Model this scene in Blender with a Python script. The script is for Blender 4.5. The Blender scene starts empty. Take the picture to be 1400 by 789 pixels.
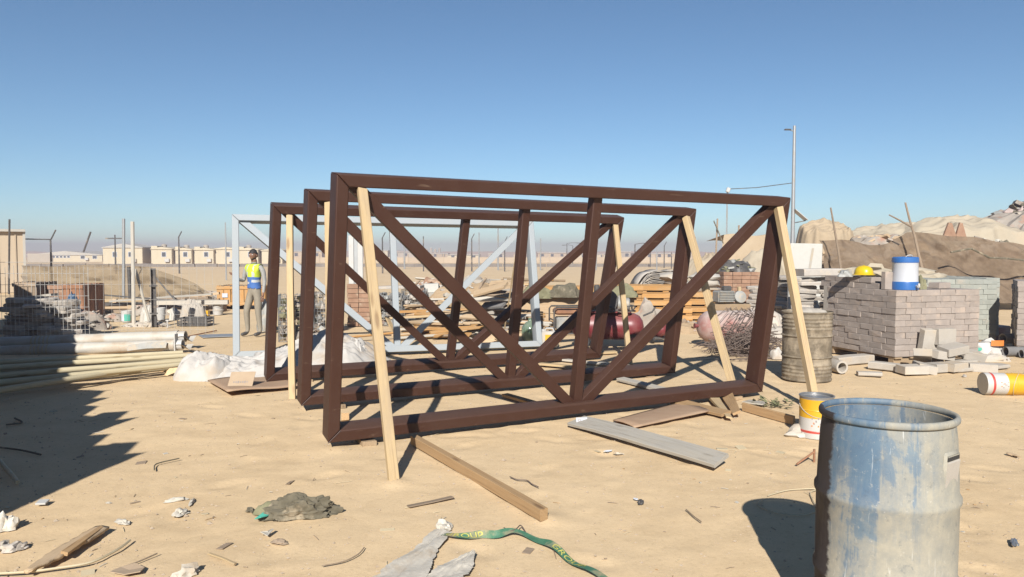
import bpy, bmesh, math, random
from mathutils import Vector, Matrix, noise
random.seed(7)
S = bpy.context.scene
R = math.radians

# ------------------------------------------------------------------ camera
FPX, HORIZON, EYE = 1020.0, 347.0, 1.6          # focal length in photo pixels, horizon row, eye height (m)
PITCH = math.atan((394.5 - HORIZON) / FPX)
cam_data = bpy.data.cameras.new('camera')
cam_data.sensor_width = 36.0
cam_data.lens = 36.0 * FPX / 1400.0
cam_data.clip_start = 0.05
cam_data.clip_end = 6000
cam = bpy.data.objects.new('camera', cam_data)
S.collection.objects.link(cam)
cam.location = (0, 0, EYE)
cam.rotation_euler = (math.pi / 2 - PITCH, 0, 0)
S.camera = cam

# ------------------------------------------------------------------ sky and sun
SUN_EL, SUN_AZ = R(32.0), R(5.8)                 # sun behind the photographer, a little to the left
w = bpy.data.worlds.new('World')
S.world = w
w.use_nodes = True
nt = w.node_tree
bg = nt.nodes['Background']
sky = nt.nodes.new('ShaderNodeTexSky')
sky.sky_type = 'NISHITA'
sky.sun_disc = False
sky.sun_elevation = SUN_EL
sky.sun_rotation = math.pi + SUN_AZ
sky.altitude = 50
sky.air_density = 0.8
sky.dust_density = 0.0
sky.ozone_density = 3.0
wb = nt.nodes.new('ShaderNodeMix'); wb.data_type = 'RGBA'; wb.blend_type = 'MULTIPLY'      # white balance of the sky colour
wb.inputs[0].default_value = 1.0
wb.inputs[7].default_value = (0.88, 1.02, 1.03, 1)
nt.links.new(sky.outputs[0], wb.inputs[6])
nt.links.new(wb.outputs[2], bg.inputs[0])
bg.inputs[1].default_value = 0.061
sun_data = bpy.data.lights.new('sun', 'SUN')
sun_data.energy = 5.0
sun_data.angle = R(0.5)
sun_data.color = (1.0, 0.965, 0.91)
sun = bpy.data.objects.new('sun', sun_data)
S.collection.objects.link(sun)
travel = Vector((math.sin(SUN_AZ) * math.cos(SUN_EL), math.cos(SUN_AZ) * math.cos(SUN_EL), -math.sin(SUN_EL)))
sun.rotation_euler = travel.to_track_quat('-Z', 'Y').to_euler()
sun.location = (-5, -30, 30)
S.view_settings.view_transform = 'Standard'
S.view_settings.look = 'None'
S.view_settings.exposure = 0.74
S.view_settings.gamma = 1.0
S.view_settings.use_curve_mapping = False
S.render.engine = 'CYCLES'
S.cycles.max_bounces = 8
S.cycles.transparent_max_bounces = 16
S.cycles.volume_bounces = 0

# ------------------------------------------------------------------ where things stand: world points from survey marks
def ray(px, py):
    a, b = (px - 700) / FPX, (394.5 - py) / FPX
    c, s = math.cos(PITCH), math.sin(PITCH)
    return Vector((a, c + b * s, -s + b * c))
def G(px, py, z=0.0):
    d = ray(px, py)
    return Vector((0, 0, EYE)) + d * ((z - EYE) / d.z)
def A(px, py, Y):
    d = ray(px, py)
    return Vector((0, 0, EYE)) + d * (Y / d.y)

# ------------------------------------------------------------------ materials
def new_mat(name):
    m = bpy.data.materials.new(name)
    m.use_nodes = True
    n = m.node_tree
    return m, n, n.nodes['Principled BSDF']
def N(n, kind, **kw):
    x = n.nodes.new(kind)
    for k, v in kw.items():
        if k in x.inputs: x.inputs[k].default_value = v
        else: setattr(x, k, v)
    return x
def ramp(n, fac, stops):
    r = n.nodes.new('ShaderNodeValToRGB')
    e = r.color_ramp.elements
    while len(e) < len(stops): e.new(0.5)
    for i, (p, c) in enumerate(stops):
        e[i].position = p
        e[i].color = (c[0], c[1], c[2], 1) if not isinstance(c, (int, float)) else (c, c, c, 1)
    n.links.new(fac, r.inputs[0])
    return r.outputs[0]
def coords(n, scale=(1, 1, 1), rand=True):
    tc = n.nodes.new('ShaderNodeTexCoord')
    mp = n.nodes.new('ShaderNodeMapping')
    mp.inputs['Scale'].default_value = scale
    n.links.new(tc.outputs['Object'], mp.inputs['Vector'])
    if rand:
        oi = n.nodes.new('ShaderNodeObjectInfo')
        mu = N(n, 'ShaderNodeMath', operation='MULTIPLY'); mu.inputs[1].default_value = 53.0
        n.links.new(oi.outputs['Random'], mu.inputs[0])
        cx = n.nodes.new('ShaderNodeCombineXYZ')
        for i in range(3): n.links.new(mu.outputs[0], cx.inputs[i])
        n.links.new(cx.outputs[0], mp.inputs['Location'])
    return mp.outputs[0]
def noise_tex(n, vec, scale, detail=5, rough=0.6, dist=0.0):
    t = N(n, 'ShaderNodeTexNoise')
    t.inputs['Scale'].default_value = scale
    t.inputs['Detail'].default_value = detail
    t.inputs['Roughness'].default_value = rough
    t.inputs['Distortion'].default_value = dist
    n.links.new(vec, t.inputs['Vector'])
    return t.outputs['Fac']
def mix(n, fac, a, b, mode='MIX'):
    m = N(n, 'ShaderNodeMix', data_type='RGBA', blend_type=mode)
    if isinstance(fac, (int, float)): m.inputs[0].default_value = fac
    else: n.links.new(fac, m.inputs[0])
    for s, v in ((6, a), (7, b)):
        if isinstance(v, tuple): m.inputs[s].default_value = (v[0], v[1], v[2], 1)
        else: n.links.new(v, m.inputs[s])
    return m.outputs[2]
def rand_tint(n, col, amt):
    oi = n.nodes.new('ShaderNodeObjectInfo')
    mr = N(n, 'ShaderNodeMapRange')
    mr.inputs['To Min'].default_value = 1 - amt
    mr.inputs['To Max'].default_value = 1 + amt * 0.6
    n.links.new(oi.outputs['Random'], mr.inputs['Value'])
    hs = N(n, 'ShaderNodeHueSaturation')
    n.links.new(mr.outputs[0], hs.inputs['Value'])
    n.links.new(col, hs.inputs['Color'])
    return hs.outputs[0]
def bump(n, p, h, strength, dist=0.01):
    b = N(n, 'ShaderNodeBump')
    b.inputs['Strength'].default_value = strength
    b.inputs['Distance'].default_value = dist
    n.links.new(h, b.inputs['Height'])
    n.links.new(b.outputs[0], p.inputs['Normal'])
    return b
MATS = {}
def dusty(c):
    """light paints and papers on this site are sun-bleached and dusty: keep their albedo below fresh white"""
    m_ = max(c)
    return c if m_ <= 0.28 else tuple(x * (0.28 + (m_ - 0.28) * 0.45) / m_ for x in c)
def mat(name, a, b, scale=6, rough=0.8, stretch=(1, 1, 1), bumps=0.25, metal=0.0, dirt=None, dirt_amt=0.5, dirt_scale=1.5, tint=0.0, spec=0.5, bdist=0.006):
    """two-tone noise material with optional patches of dust or rust"""
    m, n, p = new_mat(name)
    a, b, dirt = dusty(a), dusty(b), dusty(dirt) if dirt else None
    v = coords(n, stretch)
    f = noise_tex(n, v, scale, 6, 0.65)
    c = ramp(n, f, [(0.3, a), (0.7, b)])
    if dirt:
        v2 = coords(n, (1, 1, 1))
        g = noise_tex(n, v2, dirt_scale, 7, 0.65)
        k = ramp(n, g, [(0.62 - dirt_amt * 0.3, 0.0), (0.72 - dirt_amt * 0.2, 1.0)])
        c = mix(n, k, c, dirt)
    if tint: c = rand_tint(n, c, tint)
    n.links.new(c, p.inputs['Base Color'])
    p.inputs['Roughness'].default_value = rough
    p.inputs['Metallic'].default_value = metal
    p.inputs['Specular IOR Level'].default_value = spec
    if bumps: bump(n, p, f, bumps, bdist)
    MATS[name] = m
    return m

def sand_material():
    m, n, p = new_mat('sand')
    tc = n.nodes.new('ShaderNodeTexCoord')
    v = tc.outputs['Object']
    big = noise_tex(n, v, 0.35, 6, 0.6, 0.3)
    mid = noise_tex(n, v, 2.3, 8, 0.66, 0.4)
    fine = noise_tex(n, v, 38.0, 6, 0.75)
    grain = noise_tex(n, v, 260.0, 3, 0.7)
    c = ramp(n, big, [(0.3, (0.540, 0.396, 0.232)), (0.55, (0.574, 0.430, 0.260)), (0.75, (0.558, 0.412, 0.245))])
    c2 = ramp(n, mid, [(0.30, (0.90, 0.89, 0.88)), (0.5, (1, 1, 1)), (0.72, (1.03, 1.03, 1.04))])
    c = mix(n, 1.0, c, c2, 'MULTIPLY')
    c3 = ramp(n, fine, [(0.25, (0.72, 0.70, 0.68)), (0.45, (1, 1, 1)), (0.8, (1.08, 1.08, 1.08))])
    c = mix(n, 0.8, c, c3, 'MULTIPLY')
    c4 = ramp(n, grain, [(0.3, (0.86, 0.85, 0.84)), (0.6, (1.05, 1.05, 1.05))])
    c = mix(n, 0.7, c, c4, 'MULTIPLY')
    vo = N(n, 'ShaderNodeTexVoronoi'); vo.inputs['Scale'].default_value = 42
    n.links.new(v, vo.inputs['Vector'])
    peb = ramp(n, vo.outputs['Distance'], [(0.05, 1.0), (0.13, 0.0)])
    sel = ramp(n, noise_tex(n, v, 9, 3), [(0.56, 0.0), (0.66, 1.0)])
    pm = N(n, 'ShaderNodeMath', operation='MULTIPLY')
    n.links.new(peb, pm.inputs[0]); n.links.new(sel, pm.inputs[1])
    c = mix(n, pm.outputs[0], c, (0.30, 0.235, 0.17))
    # wind-blown, trodden streaks
    mp = n.nodes.new('ShaderNodeMapping'); mp.inputs['Scale'].default_value = (0.7, 3.2, 1); mp.inputs['Rotation'].default_value = (0, 0, 0.35)
    n.links.new(v, mp.inputs['Vector'])
    st = noise_tex(n, mp.outputs[0], 1.6, 7, 0.7, 0.6)
    c = mix(n, 0.75, c, ramp(n, st, [(0.3, (0.93, 0.92, 0.91)), (0.5, (1, 1, 1)), (0.7, (1.03, 1.03, 1.03))]), 'MULTIPLY')
    n.links.new(c, p.inputs['Base Color'])
    p.inputs['Roughness'].default_value = 0.95
    p.inputs['Specular IOR Level'].default_value = 0.15
    a1 = N(n, 'ShaderNodeMath', operation='MULTIPLY_ADD'); a1.inputs[1].default_value = 0.35
    n.links.new(fine, a1.inputs[0]); n.links.new(mid, a1.inputs[2])
    a2 = N(n, 'ShaderNodeMath', operation='MULTIPLY_ADD'); a2.inputs[1].default_value = 0.3
    n.links.new(pm.outputs[0], a2.inputs[0]); n.links.new(a1.outputs[0], a2.inputs[2])
    bump(n, p, a2.outputs[0], 0.55, 0.013)
    MATS['sand'] = m

def paint_material(name, col, dust, rough, dust_amt=0.12):
    m, n, p = new_mat(name)
    v = coords(n)
    f = noise_tex(n, v, 3.0, 7, 0.65)
    f2 = noise_tex(n, v, 30.0, 4, 0.6)
    c = mix(n, ramp(n, f, [(0.35, 0.0), (0.75, dust_amt * 2.2)]), col, dust)
    c = mix(n, ramp(n, f2, [(0.58, 0.0), (0.8, min(0.25, dust_amt * 2.5))]), c, dust)
    sc = noise_tex(n, coords(n, (2.0, 14, 14)), 3.0, 4, 0.6, 0.8)                     # scuffs and handling marks
    c = mix(n, ramp(n, sc, [(0.66, 0.0), (0.72, 0.42)]), c, dust)
    # dust settles on upward faces
    ge = n.nodes.new('ShaderNodeNewGeometry'); sx = n.nodes.new('ShaderNodeSeparateXYZ')
    n.links.new(ge.outputs['Normal'], sx.inputs[0])
    up = N(n, 'ShaderNodeMapRange'); up.inputs['From Min'].default_value = 0.5; up.inputs['To Max'].default_value = max(0.16, dust_amt * 1.6)
    n.links.new(sx.outputs[2], up.inputs['Value'])
    c = mix(n, up.outputs[0], c, dust)
    n.links.new(c, p.inputs['Base Color'])
    n.links.new(ramp(n, f, [(0.3, rough), (0.8, rough + 0.2)]), p.inputs['Roughness'])
    bump(n, p, f2, 0.06, 0.003)
    MATS[name] = m

def wood_material(name, a, b, dark, tint=0.15, knots=True, dirt=None):
    m, n, p = new_mat(name)
    a, b, dirt = dusty(a), dusty(b), dusty(dirt) if dirt else None
    v = coords(n, (1.2, 16, 16))
    f = noise_tex(n, v, 2.0, 7, 0.7, 0.6)
    c = ramp(n, f, [(0.25, a), (0.55, b), (0.8, a)])
    v3 = coords(n, (0.8, 60, 60))
    f3 = noise_tex(n, v3, 2.0, 3, 0.6)
    c = mix(n, ramp(n, f3, [(0.30, 0.55), (0.48, 0.0)]), c, dark)
    if knots:
        v2 = coords(n, (2.2, 9, 9))
        vo = N(n, 'ShaderNodeTexVoronoi'); vo.inputs['Scale'].default_value = 1.0
        n.links.new(v2, vo.inputs['Vector'])
        c = mix(n, ramp(n, vo.outputs['Distance'], [(0.09, 0.85), (0.20, 0.0)]), c, dark)
    if dirt:
        g = noise_tex(n, coords(n, (1, 3, 3)), 2.5, 6, 0.7)
        c = mix(n, ramp(n, g, [(0.45, 0.0), (0.7, 0.75)]), c, dirt)
    c = rand_tint(n, c, tint)
    n.links.new(c, p.inputs['Base Color'])
    p.inputs['Roughness'].default_value = 0.85
    p.inputs['Specular IOR Level'].default_value = 0.2
    bump(n, p, f3, 0.4, 0.004)
    MATS[name] = m

def blue_drum_material():
    m, n, p = new_mat('blue_drum_plastic')
    v = coords(n, (1, 1, 1), False)
    f = noise_tex(n, v, 4.0, 8, 0.7, 0.4)
    blue = ramp(n, f, [(0.3, (0.034, 0.082, 0.150)), (0.7, (0.085, 0.148, 0.205))])
    # dried cement film: runs (stretched vertically), blotches, heavier towards the foot
    vs = coords(n, (9, 9, 0.9), False)
    runs = noise_tex(n, vs, 1.4, 7, 0.7, 0.5)
    blot = noise_tex(n, v, 3.2, 8, 0.72, 0.7)
    sx = n.nodes.new('ShaderNodeSeparateXYZ'); n.links.new(v, sx.inputs[0])
    lo = N(n, 'ShaderNodeMapRange')
    for k, x in (('From Min', 0.12), ('From Max', 0.72), ('To Min', 0.36), ('To Max', -0.06)): lo.inputs[k].default_value = x
    n.links.new(sx.outputs[2], lo.inputs['Value'])
    ad = N(n, 'ShaderNodeMath', operation='ADD'); n.links.new(runs, ad.inputs[0]); n.links.new(blot, ad.inputs[1])
    sd = N(n, 'ShaderNodeMapRange')                                    # the side that was splashed most
    for k, x in (('From Min', -0.05), ('From Max', 0.24), ('To Min', -0.05), ('To Max', 0.22)): sd.inputs[k].default_value = x
    n.links.new(sx.outputs[0], sd.inputs['Value'])
    ad1 = N(n, 'ShaderNodeMath', operation='ADD'); n.links.new(lo.outputs[0], ad1.inputs[0]); n.links.new(sd.outputs[0], ad1.inputs[1])
    ad2 = N(n, 'ShaderNodeMath', operation='ADD'); n.links.new(ad.outputs[0], ad2.inputs[0]); n.links.new(ad1.outputs[0], ad2.inputs[1])
    sc = N(n, 'ShaderNodeMapRange'); sc.inputs['From Min'].default_value = 0.78; sc.inputs['From Max'].default_value = 1.30
    n.links.new(ad2.outputs[0], sc.inputs['Value'])
    film = ramp(n, sc.outputs[0], [(0.0, 0.08), (0.33, 0.30), (0.42, 0.64), (0.80, 0.93)])
    cem = ramp(n, noise_tex(n, v, 14, 6, 0.7), [(0.3, (0.225, 0.215, 0.18)), (0.7, (0.335, 0.30, 0.225))])
    c = mix(n, film, blue, cem)
    # scratches
    vsx = coords(n, (30, 30, 2.0), False)
    scr = noise_tex(n, vsx, 2.0, 3, 0.6, 1.0)
    c = mix(n, ramp(n, scr, [(0.66, 0.0), (0.72, 0.45)]), c, (0.55, 0.55, 0.52))
    # fine grime speckle and one thick splash of cement on the front
    spk = noise_tex(n, v, 55, 4, 0.7)
    c = mix(n, ramp(n, spk, [(0.60, 0.0), (0.74, 0.55)]), c, (0.40, 0.37, 0.31))
    c = mix(n, ramp(n, noise_tex(n, v, 24, 5, 0.75), [(0.28, 0.5), (0.42, 0.0)]), c, (0.055, 0.075, 0.095))
    def ofs(sock, c0, k):
        a_ = N(n, 'ShaderNodeMath', operation='ADD'); a_.inputs[1].default_value = -c0; n.links.new(sock, a_.inputs[0])
        b_ = N(n, 'ShaderNodeMath', operation='MULTIPLY'); b_.inputs[1].default_value = k; n.links.new(a_.outputs[0], b_.inputs[0])
        d_ = N(n, 'ShaderNodeMath', operation='POWER'); d_.inputs[1].default_value = 2; 
        e_ = N(n, 'ShaderNodeMath', operation='ABSOLUTE'); n.links.new(b_.outputs[0], e_.inputs[0]); n.links.new(e_.outputs[0], d_.inputs[0])
        return d_.outputs[0]
    s1 = N(n, 'ShaderNodeMath', operation='ADD'); n.links.new(ofs(sx.outputs[0], 0.02, 13), s1.inputs[0]); n.links.new(ofs(sx.outputs[2], 0.49, 10), s1.inputs[1])
    s2 = N(n, 'ShaderNodeMath', operation='MULTIPLY_ADD'); s2.inputs[1].default_value = 2.6; n.links.new(noise_tex(n, v, 9, 4, 0.6), s2.inputs[0]); n.links.new(s1.outputs[0], s2.inputs[2])
    c = mix(n, ramp(n, s2.outputs[0], [(0.93, 1.0), (0.98, 0.0)]), c, (0.44, 0.385, 0.285))
    # near-black brown band down one side, with a ragged edge
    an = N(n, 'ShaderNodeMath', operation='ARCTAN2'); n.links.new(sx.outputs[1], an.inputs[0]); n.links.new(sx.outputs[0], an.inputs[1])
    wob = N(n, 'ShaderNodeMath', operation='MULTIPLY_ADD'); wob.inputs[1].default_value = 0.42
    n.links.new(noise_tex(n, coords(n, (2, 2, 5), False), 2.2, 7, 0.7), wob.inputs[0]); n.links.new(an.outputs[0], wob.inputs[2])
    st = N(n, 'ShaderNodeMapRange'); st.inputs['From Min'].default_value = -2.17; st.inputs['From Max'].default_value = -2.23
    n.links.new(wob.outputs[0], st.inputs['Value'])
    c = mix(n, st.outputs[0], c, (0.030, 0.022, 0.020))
    n.links.new(c, p.inputs['Base Color'])
    n.links.new(ramp(n, film, [(0.0, 0.62), (1.0, 0.92)]), p.inputs['Roughness'])
    bump(n, p, blot, 0.22, 0.006)
    MATS['blue_drum'] = m

def see_through(name, a, b, cover, scale=40, stretch=(1, 1, 1)):
    """woven shade net: opaque thread and open holes finer than a pixel"""
    m, n, p = new_mat(name)
    v = coords(n, stretch)
    f = noise_tex(n, v, 5, 6, 0.6)
    n.links.new(ramp(n, f, [(0.3, a), (0.7, b)]), p.inputs['Base Color'])
    p.inputs['Roughness'].default_value = 0.95
    p.inputs['Specular IOR Level'].default_value = 0.1
    g = noise_tex(n, v, 1.2, 5, 0.6)
    n.links.new(ramp(n, g, [(0.3, max(0, cover - 0.12)), (0.7, min(1, cover + 0.12))]), p.inputs['Alpha'])
    MATS[name] = m

sand_material()
paint_material('brown_paint', (0.043, 0.0165, 0.0098), (0.17, 0.115, 0.078), 0.46, 0.028)
MATS['brown_paint'].node_tree.nodes['Principled BSDF'].inputs['Specular IOR Level'].default_value = 0.35
paint_material('grey_primer', (0.262, 0.288, 0.303), (0.36, 0.32, 0.26), 0.55, 0.10)
paint_material('red_paint', (0.135, 0.012, 0.018), (0.30, 0.19, 0.15), 0.35, 0.16)
paint_material('pink_paint', (0.27, 0.115, 0.095), (0.40, 0.35, 0.31), 0.55, 0.5)
wood_material('pale_timber', (0.50, 0.355, 0.185), (0.59, 0.44, 0.25), (0.20, 0.125, 0.065), 0.14, True, (0.36, 0.275, 0.185))
wood_material('pole_timber', (0.52, 0.435, 0.27), (0.64, 0.555, 0.37), (0.26, 0.20, 0.11), 0.14)
wood_material('tan_timber', (0.36, 0.225, 0.11), (0.46, 0.30, 0.155), (0.17, 0.10, 0.05), 0.15)
wood_material('grey_timber', (0.40, 0.36, 0.30), (0.55, 0.51, 0.44), (0.17, 0.145, 0.115), 0.18, True, (0.58, 0.51, 0.40))
wood_material('orange_timber', (0.47, 0.235, 0.075), (0.56, 0.31, 0.115), (0.22, 0.11, 0.04), 0.20, True, (0.46, 0.33, 0.19))
wood_material('old_timber', (0.40, 0.27, 0.155), (0.52, 0.38, 0.235), (0.17, 0.11, 0.07), 0.35, True, (0.50, 0.38, 0.25))
wood_material('dark_timber', (0.20, 0.145, 0.10), (0.29, 0.22, 0.155), (0.09, 0.065, 0.045), 0.25)
wood_material('plywood', (0.30, 0.195, 0.125), (0.37, 0.25, 0.165), (0.20, 0.13, 0.08), 0.08, False, (0.44, 0.32, 0.21))
blue_drum_material()
mat('rusty_drum', (0.085, 0.066, 0.044), (0.20, 0.16, 0.108), 7, 0.8, (1, 1, 1.6), 0.4, 0.0, (0.29, 0.235, 0.165), 0.4, 4.0)
mat('white_film', (0.50, 0.46, 0.39), (0.60, 0.565, 0.50), 5, 0.55, (1, 1, 1), 0.3, dirt=(0.42, 0.34, 0.25), dirt_amt=0.5, dirt_scale=2.5)
mat('white_cloth', (0.50, 0.465, 0.42), (0.58, 0.55, 0.51), 9, 0.85, (1, 1, 1), 0.3, dirt=(0.47, 0.385, 0.295), dirt_amt=0.35, dirt_scale=1.6)
mat('canvas', (0.42, 0.34, 0.235), (0.50, 0.42, 0.30), 3, 0.9, (1, 1, 1), 0.35, dirt=(0.40, 0.31, 0.21), dirt_amt=0.3, dirt_scale=0.8, bdist=0.03)
mat('canvas_tan', (0.34, 0.255, 0.16), (0.42, 0.325, 0.215), 3, 0.9, (1, 1, 1), 0.35, bdist=0.03)
mat('canvas_cream', (0.36, 0.30, 0.215), (0.45, 0.385, 0.285), 3, 0.9, (1, 1, 1), 0.35, dirt=(0.46, 0.37, 0.26), dirt_amt=0.3, dirt_scale=0.8, bdist=0.03)
see_through('brown_net', (0.125, 0.088, 0.058), (0.185, 0.135, 0.09), 0.92)
see_through('fence_net', (0.155, 0.118, 0.075), (0.215, 0.165, 0.105), 0.70)
mat('paver', (0.245, 0.203, 0.173), (0.305, 0.258, 0.222), 9, 0.92, (1, 1, 1), 0.35, dirt=(0.42, 0.335, 0.27), dirt_amt=0.3, dirt_scale=4, tint=0.10)
mat('paver_green', (0.245, 0.25, 0.215), (0.305, 0.31, 0.27), 9, 0.92, (1, 1, 1), 0.35, dirt=(0.43, 0.39, 0.32), dirt_amt=0.25, dirt_scale=4, tint=0.12)
mat('concrete', (0.40, 0.355, 0.295), (0.50, 0.45, 0.385), 9, 0.93, (1, 1, 1), 0.4, dirt=(0.52, 0.43, 0.32), dirt_amt=0.35, dirt_scale=3, tint=0.14)
mat('stone_slab', (0.36, 0.32, 0.275), (0.52, 0.47, 0.41), 6, 0.93, (1, 1, 1), 0.5, dirt=(0.55, 0.46, 0.35), dirt_amt=0.3, dirt_scale=3, tint=0.25)
mat('terracotta', (0.22, 0.122, 0.075), (0.29, 0.175, 0.112), 8, 0.9, (1, 1, 1), 0.3, dirt=(0.45, 0.33, 0.23), dirt_amt=0.25, dirt_scale=3, tint=0.15)
mat('rust', (0.20, 0.095, 0.05), (0.34, 0.165, 0.085), 5, 0.85, (1, 1, 1), 0.3, dirt=(0.14, 0.08, 0.055), dirt_amt=0.3, tint=0.1)
mat('rebar', (0.075, 0.052, 0.042), (0.155, 0.115, 0.09), 12, 0.75, (1, 1, 1), 0.2)
mat('galvanised', (0.30, 0.31, 0.31), (0.42, 0.42, 0.41), 8, 0.5, (1, 1, 1), 0.1, 0.5, dirt=(0.40, 0.34, 0.26), dirt_amt=0.2)
mat('wire', (0.46, 0.44, 0.40), (0.60, 0.58, 0.54), 8, 0.55, (1, 1, 1), 0)
mat('dark_steel', (0.05, 0.047, 0.045), (0.095, 0.088, 0.08), 8, 0.6, (1, 1, 1), 0.15, 0.2, dirt=(0.24, 0.19, 0.14), dirt_amt=0.2)
mat('grey_machine', (0.22, 0.22, 0.205), (0.34, 0.335, 0.31), 9, 0.65, (1, 1, 1), 0.2, 0.2, dirt=(0.40, 0.34, 0.26), dirt_amt=0.35, dirt_scale=6)
mat('rubber', (0.018, 0.017, 0.017), (0.035, 0.032, 0.03), 9, 0.7, (1, 1, 1), 0.1)
mat('white_plastic', (0.52, 0.505, 0.47), (0.60, 0.585, 0.55), 5, 0.45, (1, 1, 1), 0.05, dirt=(0.55, 0.47, 0.37), dirt_amt=0.2)
mat('cooler_white', (0.62, 0.64, 0.68), (0.66, 0.68, 0.72), 5, 0.35, (1, 1, 1), 0.02)
mat('cooler_blue', (0.025, 0.11, 0.33), (0.035, 0.135, 0.38), 6, 0.35, (1, 1, 1), 0.03)
mat('helmet_yellow', (0.80, 0.53, 0.012), (0.86, 0.60, 0.02), 5, 0.32, (1, 1, 1), 0.02)
mat('tin_yellow', (0.80, 0.42, 0.015), (0.86, 0.50, 0.03), 7, 0.4, (1, 1, 1), 0.05, dirt=(0.62, 0.45, 0.22), dirt_amt=0.12, dirt_scale=4)
mat('tin_white', (0.56, 0.53, 0.48), (0.63, 0.60, 0.56), 7, 0.45, (1, 1, 1), 0.05, dirt=(0.60, 0.50, 0.38), dirt_amt=0.2, dirt_scale=4)
mat('tin_red', (0.55, 0.05, 0.04), (0.62, 0.10, 0.07), 7, 0.45, (1, 1, 1), 0.05)
mat('tin_metal', (0.36, 0.36, 0.36), (0.48, 0.47, 0.45), 8, 0.35, (1, 1, 1), 0.1, 0.7)
mat('label_print', (0.20, 0.17, 0.16), (0.30, 0.26, 0.24), 8, 0.6, (1, 1, 1), 0)
mat('orange_print', (0.70, 0.20, 0.03), (0.80, 0.27, 0.05), 8, 0.6, (1, 1, 1), 0)
mat('green_print', (0.05, 0.30, 0.22), (0.08, 0.38, 0.29), 8, 0.6, (1, 1, 1), 0)
mat('strap_green', (0.035, 0.115, 0.066), (0.06, 0.165, 0.095), 20, 0.7, (1, 1, 1), 0.3, dirt=(0.30, 0.25, 0.15), dirt_amt=0.45, dirt_scale=6)
mat('strap_yellow', (0.62, 0.56, 0.10), (0.72, 0.66, 0.18), 20, 0.7, (1, 1, 1), 0.1)
mat('grey_film', (0.62, 0.56, 0.46), (0.80, 0.73, 0.61), 16, 0.5, (1, 1, 1), 0.9, dirt=(0.52, 0.42, 0.30), dirt_amt=0.35, dirt_scale=4)
mat('dark_cloth', (0.075, 0.065, 0.042), (0.135, 0.115, 0.078), 14, 0.95, (1, 1, 1), 0.5, dirt=(0.27, 0.22, 0.15), dirt_amt=0.25, dirt_scale=6)
mat('olive_cloth', (0.14, 0.135, 0.075), (0.20, 0.185, 0.11), 14, 0.95, (1, 1, 1), 0.5)
mat('card', (0.42, 0.305, 0.20), (0.50, 0.375, 0.25), 7, 0.9, (1, 1, 1), 0.1)
mat('paper', (0.48, 0.43, 0.35), (0.60, 0.56, 0.48), 9, 0.8, (1, 1, 1), 0.2)
mat('cream_wall', (0.62, 0.53, 0.37), (0.68, 0.59, 0.43), 1.5, 0.9, (1, 1, 0.3), 0.05, tint=0.06)
mat('beige_wall', (0.46, 0.36, 0.25), (0.52, 0.42, 0.30), 1.2, 0.9, (1, 1, 0.3), 0.1, tint=0.08)
mat('dull_wall', (0.36, 0.31, 0.25), (0.42, 0.37, 0.30), 1.0, 0.9, (1, 1, 0.3), 0.0, tint=0.1)
mat('roof_grey', (0.40, 0.37, 0.32), (0.48, 0.45, 0.39), 1.0, 0.8, (1, 1, 1), 0.0)
mat('window_dark', (0.05, 0.055, 0.06), (0.09, 0.095, 0.10), 2, 0.25, (1, 1, 1), 0)
mat('barrier', (0.13, 0.115, 0.10), (0.19, 0.165, 0.14), 1.0, 0.9, (1, 1, 1), 0.0)
mat('rubble_mix', (0.16, 0.135, 0.11), (0.46, 0.40, 0.33), 1.6, 0.95, (1, 1, 1), 0.5, dirt=(0.34, 0.20, 0.14), dirt_amt=0.3, dirt_scale=2.2, bdist=0.03)
mat('pebble', (0.33, 0.25, 0.17), (0.52, 0.42, 0.31), 7, 0.95, (1, 1, 1), 0.3)
mat('skin', (0.17, 0.085, 0.05), (0.21, 0.11, 0.068), 10, 0.6, (1, 1, 1), 0.05)
mat('hair', (0.012, 0.010, 0.009), (0.025, 0.02, 0.018), 30, 0.7, (1, 1, 1), 0.3)
mat('eye_white', (0.55, 0.53, 0.50), (0.6, 0.58, 0.55), 5, 0.3, (1, 1, 1), 0)
mat('shirt', (0.22, 0.215, 0.20), (0.33, 0.32, 0.30), 22, 0.9, (1, 1, 1), 0.3)
mat('trousers', (0.19, 0.165, 0.125), (0.25, 0.22, 0.17), 9, 0.9, (1, 1, 1), 0.4)
mat('vest_lime', (0.58, 0.72, 0.03), (0.66, 0.80, 0.06), 9, 0.8, (1, 1, 1), 0.2)
mat('vest_blue', (0.04, 0.11, 0.32), (0.06, 0.15, 0.38), 9, 0.8, (1, 1, 1), 0.2)
mat('vest_band', (0.50, 0.52, 0.50), (0.60, 0.62, 0.60), 9, 0.4, (1, 1, 1), 0.1)
mat('blue_tarp', (0.03, 0.07, 0.13), (0.06, 0.12, 0.20), 5, 0.6, (1, 1, 1), 0.3)
mat('weed', (0.11, 0.115, 0.05), (0.18, 0.175, 0.085), 9, 0.8, (1, 1, 1), 0.1, tint=0.1)
mat('foam', (0.56, 0.54, 0.48), (0.64, 0.61, 0.55), 12, 0.9, (1, 1, 1), 0.2)
mat('reed', (0.52, 0.42, 0.26), (0.64, 0.54, 0.36), 14, 0.8, (1, 1, 1), 0.2)
mat('asphalt_grey', (0.12, 0.115, 0.11), (0.17, 0.16, 0.15), 6, 0.9, (1, 1, 1), 0.2)
mg, ng, pg = new_mat('bottle_glass')
ng.links.new(ramp(ng, noise_tex(ng, coords(ng), 6, 6, 0.7), [(0.3, (0.16, 0.25, 0.17)), (0.7, (0.36, 0.44, 0.33))]), pg.inputs['Base Color'])
pg.inputs['Roughness'].default_value = 0.12
pg.inputs['Transmission Weight'].default_value = 0.55
MATS['bottle_glass'] = mg

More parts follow.
